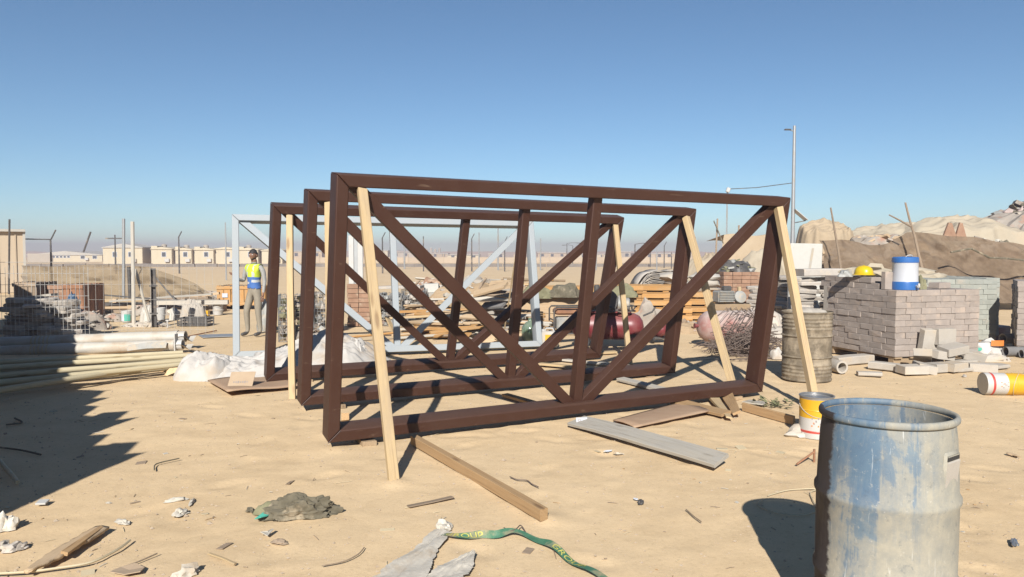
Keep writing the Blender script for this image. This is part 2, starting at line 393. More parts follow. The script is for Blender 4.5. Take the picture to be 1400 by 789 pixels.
# ------------------------------------------------------------------ mesh helpers
class MB:
    def __init__(self): self.v, self.f, self.m = [], [], []
    def add(self, vs, fs, mi=0):
        o = len(self.v)
        self.v += [tuple(x) for x in vs]
        self.f += [tuple(i + o for i in f) for f in fs]
        self.m += [mi] * len(fs)
        return self
    def box(self, c, s, rot=None, ch=0.0, mi=0):
        hx, hy, hz = s[0] / 2, s[1] / 2, s[2] / 2
        c = Vector(c)
        if ch <= 0:
            vs = [Vector((x * hx, y * hy, z * hz)) for x in (-1, 1) for y in (-1, 1) for z in (-1, 1)]
            fs = [(0, 1, 3, 2), (4, 6, 7, 5), (0, 4, 5, 1), (2, 3, 7, 6), (0, 2, 6, 4), (1, 5, 7, 3)]
        else:
            vs, idx = [], {}
            for x in (-1, 1):
                for y in (-1, 1):
                    for z in (-1, 1):
                        for a in range(3):
                            p = [x * (hx - ch), y * (hy - ch), z * (hz - ch)]
                            p[a] = (x * hx, y * hy, z * hz)[a]
                            idx[(x, y, z, a)] = len(vs); vs.append(Vector(p))
            fs = []
            for a in range(3):
                b, d = (a + 1) % 3, (a + 2) % 3
                for s1 in (-1, 1):
                    q = []
                    for u, t in ((-1, -1), (1, -1), (1, 1), (-1, 1)):
                        k = [0, 0, 0]; k[a] = s1; k[b] = u; k[d] = t
                        q.append(idx[(k[0], k[1], k[2], a)])
                    fs.append(tuple(q if s1 > 0 else q[::-1]))
                for u in (-1, 1):
                    for t in (-1, 1):
                        k0 = [0, 0, 0]; k1 = [0, 0, 0]
                        k0[a] = -1; k1[a] = 1
                        for k in (k0, k1): k[b] = u; k[d] = t
                        q = [idx[(*k0, b)], idx[(*k1, b)], idx[(*k1, d)], idx[(*k0, d)]]
                        fs.append(tuple(q if u * t < 0 else q[::-1]))
            for x in (-1, 1):
                for y in (-1, 1):
                    for z in (-1, 1):
                        q = [idx[(x, y, z, 0)], idx[(x, y, z, 1)], idx[(x, y, z, 2)]]
                        fs.append(tuple(q if x * y * z > 0 else q[::-1]))
        if rot is not None: vs = [rot @ p for p in vs]
        return self.add([p + c for p in vs], fs, mi)
    def tube(self, pts, r, n=8, mi=0, flat=1.0):
        pts = [Vector(p) for p in pts]
        rs = r if isinstance(r, (list, tuple)) else [r] * len(pts)
        vs, fs = [], []
        prev = None
        for i, p in enumerate(pts):
            t = (pts[min(i + 1, len(pts) - 1)] - pts[max(i - 1, 0)])
            t = t.normalized() if t.length > 1e-9 else Vector((1, 0, 0))
            if prev is None:
                u = t.cross(Vector((0, 0, 1)))
                if u.length < 1e-3: u = Vector((1, 0, 0))
            else:
                u = prev - t * prev.dot(t)
                if u.length < 1e-6: u = t.orthogonal()
            u.normalize(); prev = u
            q = t.cross(u)
            for k in range(n):
                a = 2 * math.pi * k / n
                vs.append(p + (u * math.cos(a) + q * math.sin(a) * flat) * rs[i])
        for i in range(len(pts) - 1):
            for k in range(n):
                fs.append((i * n + k, i * n + (k + 1) % n, (i + 1) * n + (k + 1) % n, (i + 1) * n + k))
        fs.append(tuple(range(n - 1, -1, -1)))
        fs.append(tuple(range((len(pts) - 1) * n, len(pts) * n)))
        return self.add(vs, fs, mi)
    def lathe(self, prof, n=24, M=None, mi=0, caps=True, wob=None):
        vs, fs = [], []
        for i, (r, z) in enumerate(prof):
            for k in range(n):
                a = 2 * math.pi * k / n
                rr = r if wob is None else r * wob(a, z)
                vs.append(Vector((rr * math.cos(a), rr * math.sin(a), z)))
        for i in range(len(prof) - 1):
            for k in range(n):
                fs.append((i * n + k, i * n + (k + 1) % n, (i + 1) * n + (k + 1) % n, (i + 1) * n + k))
        if caps:
            fs.append(tuple(range(n - 1, -1, -1)))
            fs.append(tuple(range((len(prof) - 1) * n, len(prof) * n)))
        if M is not None: vs = [M @ p for p in vs]
        return self.add(vs, fs, mi)
    def prism(self, poly, y0, y1, mi=0):
        k = len(poly)
        vs = [(x, y0, z) for x, z in poly] + [(x, y1, z) for x, z in poly]
        fs = [tuple(range(k)), tuple(range(2 * k - 1, k - 1, -1))]
        for i in range(k):
            j = (i + 1) % k
            fs.append((j, i, i + k, j + k))
        return self.add(vs, fs, mi)
    def sheet(self, nx, ny, fn, mi=0):
        vs = [fn(i / nx, j / ny) for j in range(ny + 1) for i in range(nx + 1)]
        w1 = nx + 1
        fs = [(j * w1 + i, j * w1 + i + 1, (j + 1) * w1 + i + 1, (j + 1) * w1 + i) for j in range(ny) for i in range(nx)]
        return self.add(vs, fs, mi)
    def rock(self, c, r, seed=0, sub=1, sq=(1, 1, 1), rough=0.35, mi=0):
        b = bmesh.new()
        bmesh.ops.create_icosphere(b, subdivisions=sub, radius=1.0)
        off = Vector((seed * 3.71, seed * 1.37, seed * 2.11))
        vs = []
        for q in b.verts:
            k = 1 + rough * noise.noise(q.co * 1.6 + off) + rough * 0.5 * noise.noise(q.co * 3.9 + off)
            vs.append(Vector((q.co.x * k * sq[0] * r, q.co.y * k * sq[1] * r, q.co.z * k * sq[2] * r)) + Vector(c))
        b.verts.index_update()
        fs = [tuple(x.index for x in q.verts) for q in b.faces]
        b.free()
        return self.add(vs, fs, mi)
    def build(self, name, mats, parent=None, smooth=None, matrix=None):
        me = bpy.data.meshes.new(name)
        me.from_pydata(self.v, [], self.f)
        for m in (mats if isinstance(mats, (list, tuple)) else [mats]): me.materials.append(MATS[m])
        if any(self.m): me.polygons.foreach_set('material_index', self.m)
        me.update()
        b = bmesh.new(); b.from_mesh(me); bmesh.ops.recalc_face_normals(b, faces=b.faces); b.to_mesh(me); b.free()
        if smooth is not None:
            me.polygons.foreach_set('use_smooth', [True] * len(me.polygons))
            me.set_sharp_from_angle(angle=R(smooth))
        o = bpy.data.objects.new(name, me)
        S.collection.objects.link(o)
        if parent is not None: o.parent = parent
        if matrix is not None: o.matrix_local = matrix
        return o
def tag(o, label=None, cat=None, group=None, kind=None):
    if label: o['label'] = label
    if cat: o['category'] = cat
    if group: o['group'] = group
    if kind: o['kind'] = kind
    return o
def thing(name, label, cat, loc=(0, 0, 0), rz=0.0, group=None, matrix=None):
    o = bpy.data.objects.new(name, None)
    o.empty_display_size = 0.1
    S.collection.objects.link(o)
    if matrix is not None: o.matrix_world = matrix
    else:
        o.location = loc; o.rotation_euler = (0, 0, rz)
    return tag(o, label, cat, group)
def copy_tree(o, parent=None):
    c = o.copy(); S.collection.objects.link(c)
    if parent is not None: c.parent = parent
    for ch in list(o.children): copy_tree(ch, c)
    return c
def along(p0, p1, roll=0.0):
    x = (Vector(p1) - Vector(p0)); L = x.length; x.normalize()
    up = Vector((0, 0, 1))
    if abs(x.z) > 0.97: up = Vector((0, -1, 0))
    y = up.cross(x).normalized(); z = x.cross(y)
    M = Matrix((x, y, z)).transposed()
    M = M @ Matrix.Rotation(roll, 3, 'X')
    return Matrix.Translation(Vector(p0)) @ M.to_4x4(), L
def bar_mesh(L, w_, t, seed=0, segs=6, wob=0.004, ch=0.004, taper=0.0, bow=0.0):
    """a sawn timber: chamfered section swept along X, slightly crooked, ends not quite square"""
    mb = MB(); vs, fs = [], []
    for i in range(segs + 1):
        u = i / segs
        oy = wob * noise.noise(Vector((u * 2.3, seed, 0.3))) * 2
        oz = wob * noise.noise(Vector((u * 2.1, seed, 7.3))) * 2 + bow * 4 * u * (1 - u)
        a, b = w_ / 2 * (1 - taper * u), t / 2 * (1 - taper * u)
        sk = 0
        if i in (0, segs): sk = 0.10 * w_ * math.sin(seed * 7.7 + i)
        for y, z in ((-a + ch, -b), (a - ch, -b), (a, -b + ch), (a, b - ch), (a - ch, b), (-a + ch, b), (-a, b - ch), (-a, -b + ch)):
            vs.append((u * L + sk * y / (w_ / 2 + 1e-9), y + oy, z + oz))
    for i in range(segs):
        for k in range(8):
            fs.append((i * 8 + k, i * 8 + (k + 1) % 8, (i + 1) * 8 + (k + 1) % 8, (i + 1) * 8 + k))
    fs.append(tuple(range(7, -1, -1))); fs.append(tuple(range(segs * 8, segs * 8 + 8)))
    return mb.add(vs, fs)
SEED = [0]
def plank(name, label, cat, p0, p1, w_, t, m, roll=0.0, group=None, parent=None, bow=0.0, wob=0.004, ch=0.003, taper=0.0):
    M, L = along(p0, p1, roll)
    SEED[0] += 1
    o = bar_mesh(L, w_, t, SEED[0], max(2, int(L / 0.3)), wob, ch, taper, bow).build(name, m, parent)
    if parent is None: o.matrix_world = M
    else: o.matrix_local = M
    return tag(o, label, cat, group)
def pole(name, label, cat, p0, p1, r, m, r2=None, group=None, parent=None, n=8, wob=0.0):
    M, L = along(p0, p1)
    SEED[0] += 1; k = max(2, int(L / 0.5)) if wob else 1
    pts = [(L * i / k, wob * noise.noise(Vector((i * .7, SEED[0], 0))), wob * noise.noise(Vector((i * .7, SEED[0], 5)))) for i in range(k + 1)]
    rs = [r + ((r2 if r2 else r) - r) * i / k for i in range(k + 1)]
    o = MB().tube(pts, rs, n).build(name, m, parent, 40)
    if parent is None: o.matrix_world = M
    else: o.matrix_local = M
    return tag(o, label, cat, group)
def text_mesh(body, size, m, name, parent, matrix, depth=0.0):
    cu = bpy.data.curves.new('lettering', 'FONT'); cu.body = body; cu.size = size; cu.align_x = 'CENTER'; cu.align_y = 'CENTER'; cu.resolution_u = 3
    ob = bpy.data.objects.new('lettering', cu); S.collection.objects.link(ob)
    bpy.context.view_layer.update()
    me = bpy.data.meshes.new_from_object(ob.evaluated_get(bpy.context.evaluated_depsgraph_get()))
    bpy.data.objects.remove(ob); bpy.data.curves.remove(cu)
    me.materials.clear(); me.materials.append(MATS[m])
    if name is None: return me
    o = bpy.data.objects.new(name, me); S.collection.objects.link(o); o.parent = parent; o.matrix_local = matrix
    return o
def fbm(x, y, s=0.0, oct=4):
    t, a = 0.0, 1.0
    for _ in range(oct):
        t += a * noise.noise(Vector((x, y, s))); x *= 2.1; y *= 2.1; a *= 0.5
    return t
def heap_fn(cx, cy, rx, ry, h, seed, fold=0.25, rz=0.0, skirt=-0.03, flat=0.6, fs=3.0):
    c, s = math.cos(rz), math.sin(rz)
    def fn(u, v):
        x, y = 2 * u - 1, 2 * v - 1
        a_ = math.atan2(y, x); e = 1 + 0.30 * noise.noise(Vector((math.cos(a_) * 1.3, math.sin(a_) * 1.3, seed))) + 0.04 * noise.noise(Vector((math.cos(a_) * 4, math.sin(a_) * 4, seed)))
        d = math.hypot(x, y) if max(abs(x), abs(y)) else 0
        m_ = max(abs(x), abs(y))
        if d > 1e-6: x, y = x * m_ / d, y * m_ / d       # square to disc
        q = m_
        prof = max(0.0, 1 - q ** (2 / flat)) ** 0.8
        z = h * prof * (1 + fold * 0.9 * fbm(x * fs * 0.5, y * fs * 0.5, seed, 2))
        # cloth creases: warped ridges at three sizes, the large ones soft, the small ones shallow
        wx = x + 0.35 * noise.noise(Vector((x * 1.7, y * 1.7, seed + 9))); wy = y + 0.35 * noise.noise(Vector((x * 1.7, y * 1.7, seed + 19)))
        r1 = 1 - abs(noise.noise(Vector((wx * fs * 0.8, wy * fs * 0.8, seed)))) * 2
        r2 = 1 - abs(noise.noise(Vector((wx * fs * 2.1, wy * fs * 1.6, seed + 4)))) * 2
        r3 = 1 - abs(noise.noise(Vector((wx * fs * 3.6, wy * fs * 5.0, seed + 14)))) * 2
        z += h * fold * (0.34 * r1 * r1 + 0.20 * r2 * r2 + 0.09 * r3) * min(1, (1 - q) * 4)
        z += skirt * q ** 8
        X, Y = x * rx * e, y * ry * e
        return Vector((cx + X * c - Y * s, cy + X * s + Y * c, max(z, skirt)))
    return fn
def tarp_fn(posts, rx, ry, seed, slope=.55, wr=.03, fs=2.5, soft=.12):
    """a sheet thrown over things of different height: taut tents between high points, slack and creased elsewhere"""
    def fn(u, v):
        x, y = 2 * u - 1, 2 * v - 1
        d = math.hypot(x, y); m_ = max(abs(x), abs(y))
        if d > 1e-6: x, y = x * m_ / d, y * m_ / d
        a_ = math.atan2(y, x)
        e = 1 + .22 * noise.noise(Vector((math.cos(a_) * 1.5, math.sin(a_) * 1.5, seed))) + .08 * noise.noise(Vector((math.cos(a_) * 5, math.sin(a_) * 5, seed)))
        X, Y = x * rx * e, y * ry * e
        acc = 0.0
        for (px, py, h) in posts:
            dd = math.sqrt((X - px) ** 2 + (Y - py) ** 2 + .02 * h)
            acc += math.exp((h - slope * dd ** .85 * h ** .4) / soft)
        z = soft * math.log(acc + 1.0)
        wx, wy = X + .4 * noise.noise(Vector((X * fs * .4, Y * fs * .4, seed))), Y + .4 * noise.noise(Vector((X * fs * .4, Y * fs * .4, seed + 7)))
        r1 = 1 - 2 * abs(noise.noise(Vector((wx * fs, wy * fs * .6, seed + 1))))
        r2 = 1 - 2 * abs(noise.noise(Vector((wx * fs * 1.2, wy * fs * 2.6, seed + 2))))
        r3 = noise.noise(Vector((wx * fs * 5, wy * fs * 5, seed + 3)))
        k = min(1, (1 - m_) * 5)
        z = z * min(1, (1 - m_) * 3.2 + .02) ** .7 + wr * (1.4 * r1 * abs(r1) + .8 * r2 + .35 * r3) * k
        return Vector((X, Y, max(z, 0) - .03 * m_ ** 8))
    return fn
def tarp(name, label, cat, loc, posts, rx, ry, seed, m, slope=.55, wr=.03, fs=2.5, rz=0.0, n=90, group=None, soft=.12):
    o = MB().sheet(n, n, tarp_fn(posts, rx, ry, seed, slope, wr, fs, soft)).build(name, m, None, 60)
    o.location = loc; o.rotation_euler = (0, 0, rz)
    return tag(o, label, cat, group)
def heap(name, label, cat, loc, rx, ry, h, seed, m, fold=0.25, rz=0.0, n=36, group=None, flat=0.6, fs=3.0, parent=None):
    o = MB().sheet(n, n, heap_fn(0, 0, rx, ry, h, seed, fold, 0, -0.03, flat, fs)).build(name, m, parent, 50)
    o.location = loc; o.rotation_euler = (0, 0, rz)
    return tag(o, label, cat, group)
def crumple(name, label, cat, loc, r, sq, seed, m, sub=3, rough=0.9, rz=0.0, group=None, parent=None):
    mb = MB(); b = bmesh.new(); bmesh.ops.create_icosphere(b, subdivisions=sub, radius=1.0)
    for q in b.verts:
        p = q.co
        k = 1 + rough * 0.5 * noise.noise(p * 1.3 + Vector((seed, 0, 0))) + rough * 0.35 * (0.5 - abs(noise.noise(p * 2.9 + Vector((0, seed, 0))))) + rough * 0.2 * noise.noise(p * 6 + Vector((0, 0, seed)))
        q.co = Vector((p.x * k * sq[0] * r, p.y * k * sq[1] * r, max(-0.25, p.z * k) * sq[2] * r + 0.2 * sq[2] * r))
    me = bpy.data.meshes.new(name); b.to_mesh(me); b.free()
    me.materials.append(MATS[m])
    me.polygons.foreach_set('use_smooth', [True] * len(me.polygons)); me.set_sharp_from_angle(angle=R(38))
    o = bpy.data.objects.new(name, me); S.collection.objects.link(o)
    if parent: o.parent = parent
    o.location = loc; o.rotation_euler = (0, 0, rz)
    return tag(o, label, cat, group)

# ------------------------------------------------------------------ the ground
random.seed(99)
DENTS = {}
BANKS = [(*G(539, 659).xy, .09, .022), (*G(1116, 563).xy, .09, .02), (*G(400, 547).xy, .09, .02), (*G(452, 592).xy, .09, .02), (*G(1003, 533).xy, .09, .02), (*G(752, 707).xy, .10, .02), (*G(660, 655).xy, .14, .016), (*G(455, 612).xy, .14, .02), (1.2, 3.0, .2, .02), (1.3, 2.8, .2, .02)]          # sand banked up against feet
for _k in range(16):                                  # trails of old footprints
    _x, _y = random.uniform(-3.5, 4.5), random.uniform(3.6, 7.5); _a = random.uniform(0, 6.28)
    for _i in range(9):
        _a += random.uniform(-.25, .25); _x += .62 * math.cos(_a); _y += .62 * math.sin(_a)
        _s = .09 if _i % 2 else -.09
        _c = (_x - _s * math.sin(_a), _y + _s * math.cos(_a), _a)
        for _u in (-1, 0, 1):
            for _v in (-1, 0, 1): DENTS.setdefault((int(_c[0] // .4) + _u, int(_c[1] // .4) + _v), []).append(_c)
def dent(x, y):
    z = 0.0
    for (cx, cy, a) in DENTS.get((int(x // .4), int(y // .4)), ()):
        u, v = (x - cx) * math.cos(a) + (y - cy) * math.sin(a), -(x - cx) * math.sin(a) + (y - cy) * math.cos(a)
        d = (u / .15) ** 2 + (v / .07) ** 2
        z += -.010 * math.exp(-d * d) + .003 * math.exp(-((d - 1.9) / .9) ** 2)
    return z
def ground_z(x, y):
    d = math.hypot(x, y - 5)
    k = max(0.0, min(1.0, (16 - d) / 9))
    z = 0.0
    if k > 0:
        z = k * (0.012 * noise.noise(Vector((x * 0.9, y * 0.9, 1))) + 0.005 * noise.noise(Vector((x * 2.7, y * 2.7, 4))) + 0.004 * noise.noise(Vector((x * 7, y * 7, 8))) + 0.003 * noise.noise(Vector((x * 17, y * 17, 2))))
    z += dent(x, y)
    for (fx, fy, fr, fh) in BANKS:
        if abs(x - fx) < .5 and abs(y - fy) < .5: z += fh * math.exp(-((x - fx) ** 2 + (y - fy) ** 2) / (fr * fr))
    if d > 30: z += min(1, (d - 30) / 30) * 0.12 * noise.noise(Vector((x * 0.05, y * 0.05, 3)))
    return z - 0.012
def axis(lo, dlo, dhi, hi, step):
    a = []; x = dlo
    while x < dhi: a.append(x); x += step
    s = step
    while x < hi: a.append(x); s *= 1.22; x += s
    a.append(hi)
    b = []; x = dlo - step; s = step
    while x > lo: b.append(x); s *= 1.22; x -= s
    b.append(lo)
    return b[::-1] + a
gx, gy = axis(-940, -6.5, 7.0, 940, 0.042), axis(-115, 2.6, 10.0, 775, 0.042)
gm = MB(); nx_, ny_ = len(gx), len(gy)
gm.v = [(x, y, ground_z(x, y)) for y in gy for x in gx]
gm.f = [(j * nx_ + i, j * nx_ + i + 1, (j + 1) * nx_ + i + 1, (j + 1) * nx_ + i) for j in range(ny_ - 1) for i in range(nx_ - 1)]
gm.m = [0] * len(gm.f)
tag(gm.build('ground', 'sand', None, 180), kind='structure')
pm_ = MB()
for i in range(6500):
    y = 2.6 + 11 * random.random() ** 1.4
    x = random.uniform(-0.72, 0.78) * y
    r = random.choice((0.004, 0.005, 0.006, 0.008, 0.012)) * (0.7 + 0.05 * y)
    if random.random() < 0.015: r *= 2.2
    pm_.add(
        [Vector((x, y, ground_z(x, y) + r * 0.15)) + Vector((a * r * random.uniform(.6, 1.3), b * r * random.uniform(.6, 1.3), c * r * random.uniform(.5, .9))) for a, b, c in ((1, 0, 0), (0, 1, 0), (-1, 0, 0), (0, -1, 0), (0, 0, 1), (0, 0, -1))],
        [(0, 1, 4), (1, 2, 4), (2, 3, 4), (3, 0, 4), (1, 0, 5), (2, 1, 5), (3, 2, 5), (0, 3, 5)])
tag(pm_.build('gravel', 'pebble'), 'small loose stones scattered over the sand', 'gravel', None, 'stuff')

# ------------------------------------------------------------------ far background
def cabin(px0, px1, ptop, pbase, Y, m, label, windows, roof=0.25, name='prefab_house', depth=5.0):
    p0, p1 = A(px0, pbase, Y), A(px1, pbase, Y)
    top = A(px0, ptop, Y).z
    W = p1.x - p0.x
    t = thing(name, label, 'house', (p0.x, Y, 0), 0, 'cream houses along the horizon')
    MB().box((W / 2, depth / 2, top / 2 - 0.3), (W, depth, top + 0.6)).build('wall', m, t)
    MB().prism([(-0.12, top), (W + .12, top), (W + .12, top + .10), (W / 2, top + roof + .1), (-.12, top + .10)], -0.15, depth + .15).build('roof', 'roof_grey' if roof > .3 else m, t)
    for (u, h0, ww, hh) in windows:
        o = MB().box((W * u, -0.02, h0), (ww, 0.05, hh)).build('window', 'window_dark', t)
        MB().box((0, 0, 0), (ww + .16, 0.03, hh + .16)).build('frame', 'cooler_white', o, None, Matrix.Translation((W * u, -0.008, h0)))
    if len(label) % 2 and name == 'prefab_house':
        MB().lathe([(.42, top + .1), (.42, top + .75), (.2, top + .9)], 12, Matrix.Translation((W * .3, 2.4, 0))).build('water_tank', 'dull_wall', t, 40)
        MB().box((W * .15, 1.2, top + .3), (W * .3, 2.4, .5)).build('stair_head', m, t)
    MB().box((W * .8, -0.2, 0.55), (.7, .35, .5), None, .02).build('air_conditioner', 'white_plastic', t)
    return t
far_labels = ['cream house nearest the long low shed on the horizon', 'second cream house right of the long shed', 'third cream house right of the long shed, below the bent pole', 'fourth cream house right of the long shed',
              'cream house seen just left of the white post', 'cream house behind the worker', 'cream house behind the left pale props']
xs = [(141, 195, 336, 2), (207, 235, 338, 1), (240, 262, 339, 1), (266, 292, 339, 1), (295, 322, 338, 1), (325, 353, 339, 1), (358, 386, 340, 1), ]
for i, (a, b, t_, k) in enumerate(xs):
    cabin(a, b, t_ + 3, 362, 118 + i * .7, 'cream_wall', far_labels[i], [(0.62, 1.5, .6, .7)] if k == 1 else [(0.3, 1.5, .6, .7), (0.7, 1.5, .6, .7)], 0.3 if k == 1 else 0.6)
t = cabin(38, 140, 349, 362, 150, 'cream_wall', 'long low cream shed with a row of small windows', [(.30 + .05 * i, 1.0, .45, .35) for i in range(6)] + [(.74, .9, .8, .55), (.90, .9, .8, .55)], .75, 'long_shed', 12)
MB().box((2.6, -0.1, .45), (5.0, .2, 2.4)).build('dark_bay', 'dull_wall', t)
o = thing('road_barrier', 'long dark low barrier across the sand in front of the houses', 'barrier', (0, 92, 0))
for i in range(60):
    MB().box((-70 + i * 2.7, 0.25 * math.sin(i), .17), (2.62, .25, .40 + .06 * math.sin(i * 2.3))).build('barrier_segment', 'barrier', o)
o = thing('boundary_wall', 'long pale boundary wall with posts far beyond the trusses', 'wall', (0, 135, 0))
for i in range(36):
    MB().box((-46 + i * 3.2, 0, .45), (3.14, .2, 1.0 + .05 * math.sin(i * 3.1))).build('wall_panel', 'beige_wall', o)
    MB().box((-47.6 + i * 3.2, -.05, .75), (.18, .3, 1.6)).build('post', 'beige_wall', o)
fb = ['low pale block on the horizon left of the middle', 'small white block on the hazy horizon', 'wide low buff block on the horizon', 'low grey block with tanks on the horizon', 'long buff block low on the horizon at centre', 'small pale block by the far lamp posts', 'far buff block right of the second truss post', 'long faint block on the right horizon', 'small cream hut on the right horizon', 'low far block behind the bent sheets']
for i, (a, b, t_) in enumerate([(398, 440, 344), (505, 530, 343), (535, 575, 345), (578, 612, 347), (612, 655, 349), (668, 690, 347), (735, 775, 346), (778, 830, 348), (842, 862, 345), (868, 935, 347)]):
    Y = 230 + 17 * (i % 4)
    p0, p1, tp = A(a, 353, Y), A(b, 353, Y), A(a, t_, Y).z
    t = thing('far_building', fb[i], 'building', (p0.x, Y, 0), 0, 'faint buildings on the horizon')
    W = p1.x - p0.x
    MB().box((W / 2, 4, tp / 2), (W, 8, tp)).build('wall', ('beige_wall', 'cream_wall', 'dull_wall')[i % 3], t)
    MB().box((W / 2, 4, tp + .1), (W + .4, 8.4, .25)).build('roof', 'roof_grey', t)
    for k in range(max(2, int(W / 3))):
        MB().box((W * (k + .5) / max(2, int(W / 3)), -.03, tp * .6), (1.0, .08, .9)).build('window', 'window_dark', t)
    if i == 3:
        for k in range(4): MB().lathe([(.45, tp), (.45, tp + 1.6 + .4 * (k % 2)), (.2, tp + 1.9 + .4 * (k % 2))], 10, Matrix.Translation((1.2 + k * 1.6, 3, 0))).build('water_tank', 'dull_wall', t)
# low hazy ridge of spoil beyond the buildings
def ridge(u, v):
    x = -900 + 1800 * u
    h = 3.2 + 2.2 * fbm(u * 9, 0.3, 2) + 1.2 * fbm(u * 40, 1.3, 6)
    return Vector((x, 620 + 60 * v, max(-.5, h * math.sin(math.pi * v))))
tag(MB().sheet(220, 6, ridge).build('spoil_ridge', 'sand', None, 180), None, None, None, 'structure')

def lamp_pole(px, ptop, Y, label, r=.06, arm=None, name='fence_pole', m='galvanised', cat='pole', group='thin poles along the far fence', lean=0.0):
    p = A(px, 360, Y); z = A(px, ptop, Y).z
    t = thing(name, label, cat, (p.x, Y, 0), 0, group)
    MB().tube([(0, 0, -.1), (lean * .5, 0, z * .5), (lean, 0, z)], [r, r * .9, r * .7], 8).build('shaft', m, t, 40)
    if arm == 'y':
        MB().tube([(lean, 0, z - .02), (lean + .25, 0, z + .45)], r * .6, 6).build('angled_tip', m, t)
    elif arm:
        MB().tube([(lean, 0, z), (lean + arm * .5, 0, z + .12), (lean + arm, 0, z + .1)], r * .5, 6).build('arm', m, t)
        MB().box((lean + arm * 1.12, 0, z + .08), (abs(arm) * .45, .16, .08), None, .02).build('lamp_head', 'dark_steel', t)
    return t
PL = [(70, 328, 34, 'y', .05, 'bent-top fence pole carrying a rail beside the beige cabin', 'dark_steel'),
      (158, 321, 60, None, .07, 'short dark pole with crossbar in front of the cream houses', 'dark_steel'),
      (245, 324, 60, 'y', .07, 'bent-top dark pole above the third cream house', 'dark_steel'),
      (309, 304, 45, None, .05, 'thin tall pole just left of the white post', 'galvanised'),
      (523, 325, 62, 'y', .07, 'bent-top pole seen between the first two brown diagonals', 'dark_steel'),
      (553, 322, 80, None, .10, 'pale pole beside the white mid post', 'galvanised'),
      (579, 323, 70, None, .06, 'thin dark pole right of the white mid post', 'dark_steel'),
      (645, 326, 70, 'y', .07, 'bent-top pole right of the third truss mid post', 'dark_steel'),
      (655, 318, 75, None, .07, 'pale pole nearest the third truss mid post', 'galvanised'),
      (681, 305, 75, None, .08, 'tallest pale pole behind the white diagonal', 'galvanised'),
      (690, 330, 70, 'y', .06, 'bent dark pole crossing behind the white diagonal', 'dark_steel'),
      (739, 326, 75, None, .07, 'pale pole just right of the white end post', 'galvanised'),
      (775, 333, 110, 1.6, .07, 'far street lamp over the brown diagonal', 'dark_steel'),
      (783, 336, 110, -1.2, .06, 'far street lamp with left arm by the middle', 'dark_steel'),
      (815, 330, 75, None, .08, 'thin pole left of the front mid post', 'galvanised'),
      (868, 334, 85, 1.5, .08, 'street lamp with long arm above the bent sheets', 'dark_steel'),
      (889, 331, 90, None, .06, 'plain thin pole above the bent sheets', 'dark_steel'),
      (898, 340, 75, None, .07, 'short pale pole above the bent sheets', 'galvanised'),
      (908, 336, 85, 'y', .07, 'dark bent pole right of the bent sheets', 'dark_steel'),
      (918, 345, 80, None, .06, 'short dark stake left of the second truss end post', 'dark_steel')]
for (px, pt, Y, arm, r, lb, m_) in PL: lamp_pole(px, pt, Y, lb, r, arm, 'fence_pole', m_)
pb = bpy.data.objects['fence_pole.001']
MB().box((0, 0, A(158, 326, 60).z), (1.5, .08, .1)).build('crossbar', 'dark_steel', pb)
pl = bpy.data.objects['fence_pole']
MB().tube([(0, 0, 2.25), (A(35, 327, 34).x - pl.location.x, 0, 2.27)], .03, 6).build('rail', 'dark_steel', pl)
pole('leaning_stake', 'dark stake leaning steeply over the long shed', 'stake', A(114, 345, 50), A(124, 317, 50), .06, 'dark_steel')
# the tall lamp post on the right
p = A(1083, 360, 40)
t = thing('lamp_post', 'tall grey lamp post rising behind the front truss corner', 'lamp post', (p.x, 40, 0))
zt = A(1083, 172, 40).z
MB().tube([(0, 0, -.1), (0, 0, zt * .5), (0, 0, zt)], [.12, .10, .075], 10).build('shaft', 'galvanised', t, 40)
MB().tube([(0, 0, zt - .3), (-.25, 0, zt - .22)], .03, 6).build('arm', 'galvanised', t)
MB().box((-.36, 0, zt - .2), (.34, .18, .07), None, .02).build('lamp_head', 'dark_steel', t)
sp = MB(); sp.prism([(.03, 3.98), (.70, 3.42), (.70, 3.38), (.03, 3.94)], -.3, .3); sp.build('solar_panel', 'white_plastic', t)
MB().tube([(.03, 0, 3.24), (.68, 0, 3.37)], .03, 6).build('strut', 'dark_steel', t)
za = A(1082, 250, 40).z
MB().tube([(0, 0, za), (A(1035, 256, 40).x - p.x, 0, A(1035, 256.5, 40).z), (A(996, 259, 40).x - p.x, 0, A(996, 258.5, 40).z)], .022, 5).build('cable', 'dark_steel', t)
q = A(993, 360, 40)
t = thing('floodlight_mast', 'slim mast with small white floodlight and cable behind the front truss top', 'mast', (q.x, 40, 0))
zf = A(993, 260, 40).z
MB().tube([(0, 0, -.1), (0, 0, zf)], .035, 8).build('shaft', 'galvanised', t, 40)
MB().box((.03, -.06, zf), (.20, .15, .26), Matrix.Rotation(.35, 3, 'Y'), .03).build('floodlight', 'white_plastic', t)

